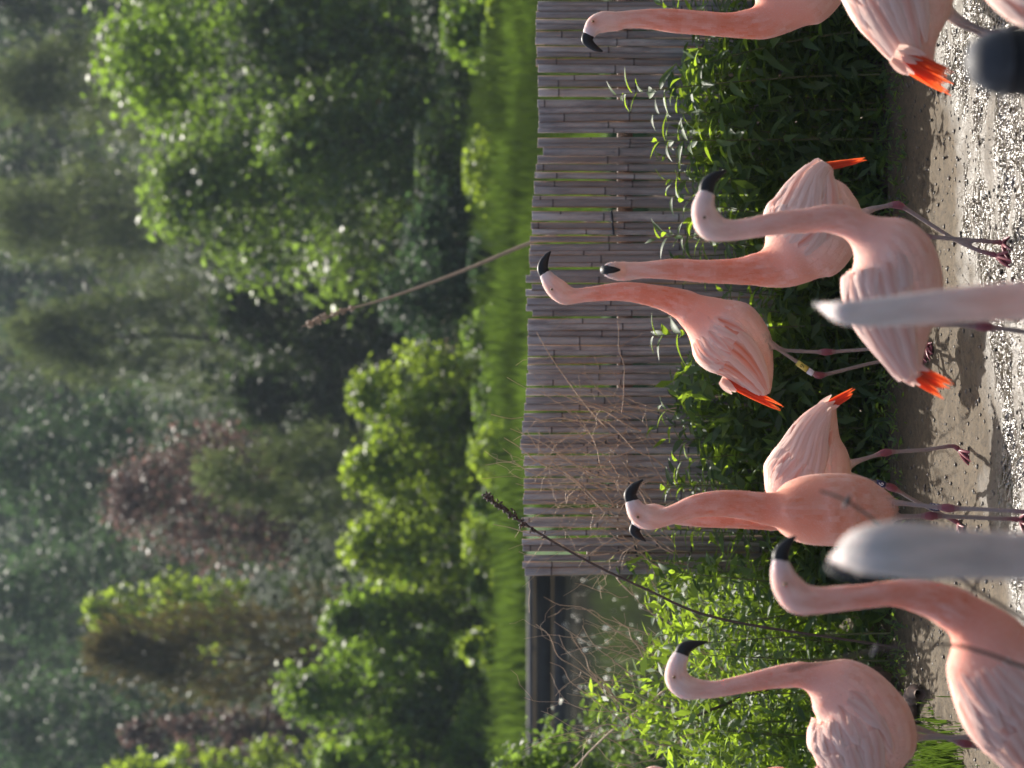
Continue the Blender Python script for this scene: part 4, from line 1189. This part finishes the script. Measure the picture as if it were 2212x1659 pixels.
# front-facing bird
flamingo('flamingo facing the camera with coral breast and a navy numbered leg band', 5.95,
    [(1668, 1100, 22, .0), (1700, 1101, 52, 0), (1740, 1101, 73, .03), (1785, 1101, 78, .05), (1835, 1101, 77, .06), (1885, 1100, 64, .05), (1918, 1095, 40, .04), (1936, 1090, 14, .04)],
    [(1750, 1101, 62, .0), (1700, 1102, 48), (1650, 1098, 35), (1597, 1090, 31), (1550, 1088, 28.5), (1501, 1094, 25), (1457, 1110, 20.5), (1430, 1118, 21), (1402, 1118, 27), (1380, 1108, 24), (1369, 1092, 18), (1366, 1080, 15)],
    [(1366, 1083, 14.5), (1361, 1068, 13.5), (1370, 1053, 10), (1380, 1043, 5), (1389, 1036, 1.5)],
    legs=[([(1900, 1085), (1937, 1086), (2048, 1098), (2125, 1100), (2238, 1107)], 5.95, gd(2238, 1107), 2, -1.75),
          ([(1900, 1112), (1930, 1117), (2010, 1114), (2105, 1118), (2206, 1122)], 5.95, gd(2206, 1122), 2, -1.75)],
    tint=dict(body=(.70, .32, .225), neck=(.74, .26, .165), head=(.80, .50, .41)), ratio=1.35, wing=False, eye=(1378, 1117, -.028),
    bands=[((2009, 1094), (2030, 1097), 'band_navy', '15', 'ink_white', (5.95, 5.95))])
# near blurred heads
GREY = dict(body=(.56, .46, .42), neck=(.30, .28, .265), head=(.40, .38, .365))
flamingo('blurred greyish flamingo head and neck close to the camera, lower left', 2.60,
    [(2640, 1200, 80, -.12), (2740, 1200, 190, -.18), (2850, 1200, 225, -.30), (2930, 1200, 200, -.45), (2990, 1200, 120, -.58), (3020, 1200, 40, -.66)],
    [(2760, 1200, 130, -.18), (2600, 1200, 68, -.08), (2400, 1201, 56, -.02), (2250, 1203, 53), (2100, 1198, 54), (1990, 1192, 62), (1915, 1187, 61), (1860, 1191, 50, .02), (1826, 1203, 28, .05), (1806, 1212, 18, .07), (1797, 1217, 13, .08)],
    [(1799, 1219, 12, .06), (1800, 1229, 12, .05), (1826, 1242, 10, .035), (1865, 1250, 8, .02), (1906, 1257, 2.5, .01)],
    tint=GREY, voxel=.006, wing=False, head_len=.14)
flamingo('blurred pale flamingo neck close to the camera, seen from behind', 3.20,
    [(2560, 640, 70, -.10), (2640, 640, 160, -.16), (2730, 640, 185, -.26), (2800, 640, 165, -.40), (2850, 640, 95, -.52), (2875, 640, 30, -.6)],
    [(2660, 640, 110, -.16), (2520, 642, 60, -.06), (2380, 644, 48), (2260, 647, 44), (2126, 654, 40), (2016, 663, 37), (1906, 674, 33), (1850, 677, 30.5), (1818, 675, 25), (1792, 667, 16, .04), (1770, 659, 9, .08)],
    [(1772, 660, 8.5, .07), (1762, 656, 7.5, .10), (1763, 655, 6, .12), (1775, 655, 2, .14)],
    tint=dict(body=(.74, .52, .46), neck=(.66, .43, .36), head=(.52, .48, .46)), voxel=.006, wing=False, head_len=.2)
# left: nearer profile bird
flamingo('coral flamingo in profile at the lower left, bill pointing right, body cut by the view', 4.30,
    [(2090, 1335, 40), (2118, 1362, 76), (2150, 1430, 111), (2192, 1500, 130), (2230, 1570, 119), (2262, 1640, 83), (2290, 1705, 44), (2315, 1750, 16)],
    [(2140, 1390, 92), (2104, 1345, 62), (2040, 1306, 45), (1985, 1289, 36), (1930, 1282, 28.5), (1880, 1287, 26.5), (1824, 1292, 28), (1768, 1297, 30), (1726, 1292, 36), (1702, 1268, 34), (1690, 1240, 27), (1687, 1218, 21), (1688, 1208, 19)],
    [(1688, 1212, 18.5), (1687, 1198, 18), (1695, 1182, 14), (1706, 1169, 9), (1719, 1159, 2.5)],
    tint=dict(body=(.77, .43, .345), neck=(.72, .25, .165), head=(.76, .45, .38)), tail=((2290, 1700, 0), (2370, 1775, 0), 36, 6), eye=(1696, 1262, -.033), voxel=.0055)
# left: second profile bird
flamingo('flamingo in profile at the left above the grass, bill pointing right', 5.45,
    [(1752, 1466, 30), (1785, 1478, 62), (1828, 1508, 88), (1850, 1552, 113), (1863, 1602, 117), (1867, 1652, 96), (1880, 1702, 62), (1892, 1742, 28), (1900, 1765, 10)],
    [(1815, 1500, 64), (1780, 1468, 42), (1740, 1459, 31), (1683, 1462, 25), (1616, 1475, 20), (1552, 1488, 18.5), (1515, 1489, 21), (1482, 1484, 27), (1463, 1466, 27), (1462, 1440, 22), (1469, 1420, 18.5), (1472, 1411, 17)],
    [(1472, 1414, 16.5), (1478, 1402, 15.5), (1491, 1395, 12), (1508, 1390, 7), (1529, 1386, 1.8)],
    legs=[([(1950, 1590), (1978, 1593), (2113, 1592), (2200, 1600), (2318, 1610)], 5.45, gd(2318, 1610), 2, 1.1),
          ([(1940, 1570), (1977, 1572), (2082, 1605), (2178, 1630), (2300, 1660)], 5.5, gd(2300, 1660), 2, 1.1)],
    tint=dict(body=(.77, .46, .385), neck=(.71, .33, .25), head=(.76, .56, .50)), tail=((1800, 1690, 0), (1860, 1790, 0), 30, 5), eye=(1456, 1463, -.03))
# left: bird whose edge only just enters
flamingo('flamingo barely entering the view at the left edge', 5.60,
    [(1660, 1720, 30), (1690, 1735, 74), (1735, 1775, 100), (1760, 1840, 112), (1775, 1900, 90), (1790, 1950, 40)],
    [(1720, 1755, 60), (1690, 1700, 44), (1640, 1695, 30), (1560, 1702, 22), (1480, 1700, 20), (1440, 1688, 22), (1412, 1680, 26), (1395, 1700, 24), (1395, 1722, 18)],
    [(1395, 1718, 16), (1398, 1732, 14), (1410, 1745, 9), (1428, 1752, 2)], wing=False, down=False)

# ------------------------------------------------------------------ near post and bare twigs
pd = 2.80
top = P(2083, 133, pd); pr = 74 * pd / F
post = thing('barrier_post', 'black round post with grey domed cap close to the camera', 'post', (top.x, top.y, 0))
def lathe(prof, seg=32):
    a = np.arange(seg) / seg * 2 * math.pi
    V = np.array([(r_ * math.cos(q), r_ * math.sin(q), z) for (r_, z) in prof for q in a])
    return V, [tuple(f) for f in loft_faces(len(prof), seg)]
zt = top.z
V, f = lathe([(pr * .04, zt), (pr * .22, zt - .004), (pr * .50, zt - pr * .17), (pr * .74, zt - pr * .42), (pr * .90, zt - pr * .74), (pr * .97, zt - pr * 1.02), (pr * .97, zt - pr * 1.08)])
obj('cap', mesh('cap', V, f), M['post_grey'], post)
V, f = lathe([(pr * .97, zt - pr * 1.081), (pr * 1.03, zt - pr * 1.10), (pr * 1.03, zt - pr * 1.18), (pr * .96, zt - pr * 1.22)])
obj('ring', mesh('ring', V, f), M['post_grey'], post)
V, f = lathe([(pr * .955, zt - pr * 1.221), (pr, zt - pr * 1.3), (pr, .0), (pr * .98, -.02)])
obj('shaft', mesh('shaft', V, f), M['post_black'], post)

def twig(label, pts, dd, knots, seed):
    p = [P(x, y, q) for (x, y), q in zip(pts, dd)]
    p0 = p[-1].copy(); dv = p[-1] - p[-3]; dv.z = min(dv.z, -.02); g = p0 + dv * (p0.z / -dv.z)
    q = catmull([tuple(g)] + [tuple(g.lerp(p0, t_)) for t_ in (.3, .6, .85)] + [tuple(v) for v in p[::-1]], 8)
    t = thing('bare_twig', label, 'twig', tuple(g), 'bare twigs near the camera')
    V, Fq = tube_arrays(q - np.array(g), np.linspace(.0042, .0022, len(q)), 6)
    obj('stem', mesh('stem', V, Fq), M['darkstem'], t)
    for (x, y, k) in knots:
        c = np.array(P(x, y, k)) - np.array(g)
        v, fq = tube_arrays(np.stack([c + np.array((-.011, 0, .006)), c + np.array((-.004, 0, .003)), c + np.array((.004, 0, -.002)), c + np.array((.011, 0, -.006))]), np.array([.001, .0042, .0042, .001]), 8)
        obj('bud', mesh('bud', v, fq), M['cap'], t)
twig('thin dark twig with a pale bud crossing the front facing bird', [(1772, 1060), (1830, 1083), (1905, 1135), (2010, 1206), (2120, 1281), (2212, 1338)], [3.6] * 6, [(1830, 1083, 3.6)], 1)
twig('thin dark twig with a pale bud crossing the two birds at the left', [(1705, 1447), (1790, 1427), (1890, 1405), (1980, 1393), (2060, 1394), (2130, 1411), (2212, 1441)], [3.5] * 7, [(1890, 1405, 3.5)], 2)

# ------------------------------------------------------------------ haze
V, Fq = box(-150, 150, -14, 270, -2.0, 110)
hz_o = obj('haze', mesh('haze', V, Fq, False))
k = NT('haze_air')
vol = k.n('VolumePrincipled', inp={'Color': (0.70, 0.83, 0.97, 1), 'Density': 0.0004, 'Anisotropy': 0.2})
k.t.links.new(vol.outputs[0], k.out.inputs['Volume'])
hz_o.data.materials.append(k.m)
tag(hz_o, 'thin pale air haze in the valley', kind='stuff')
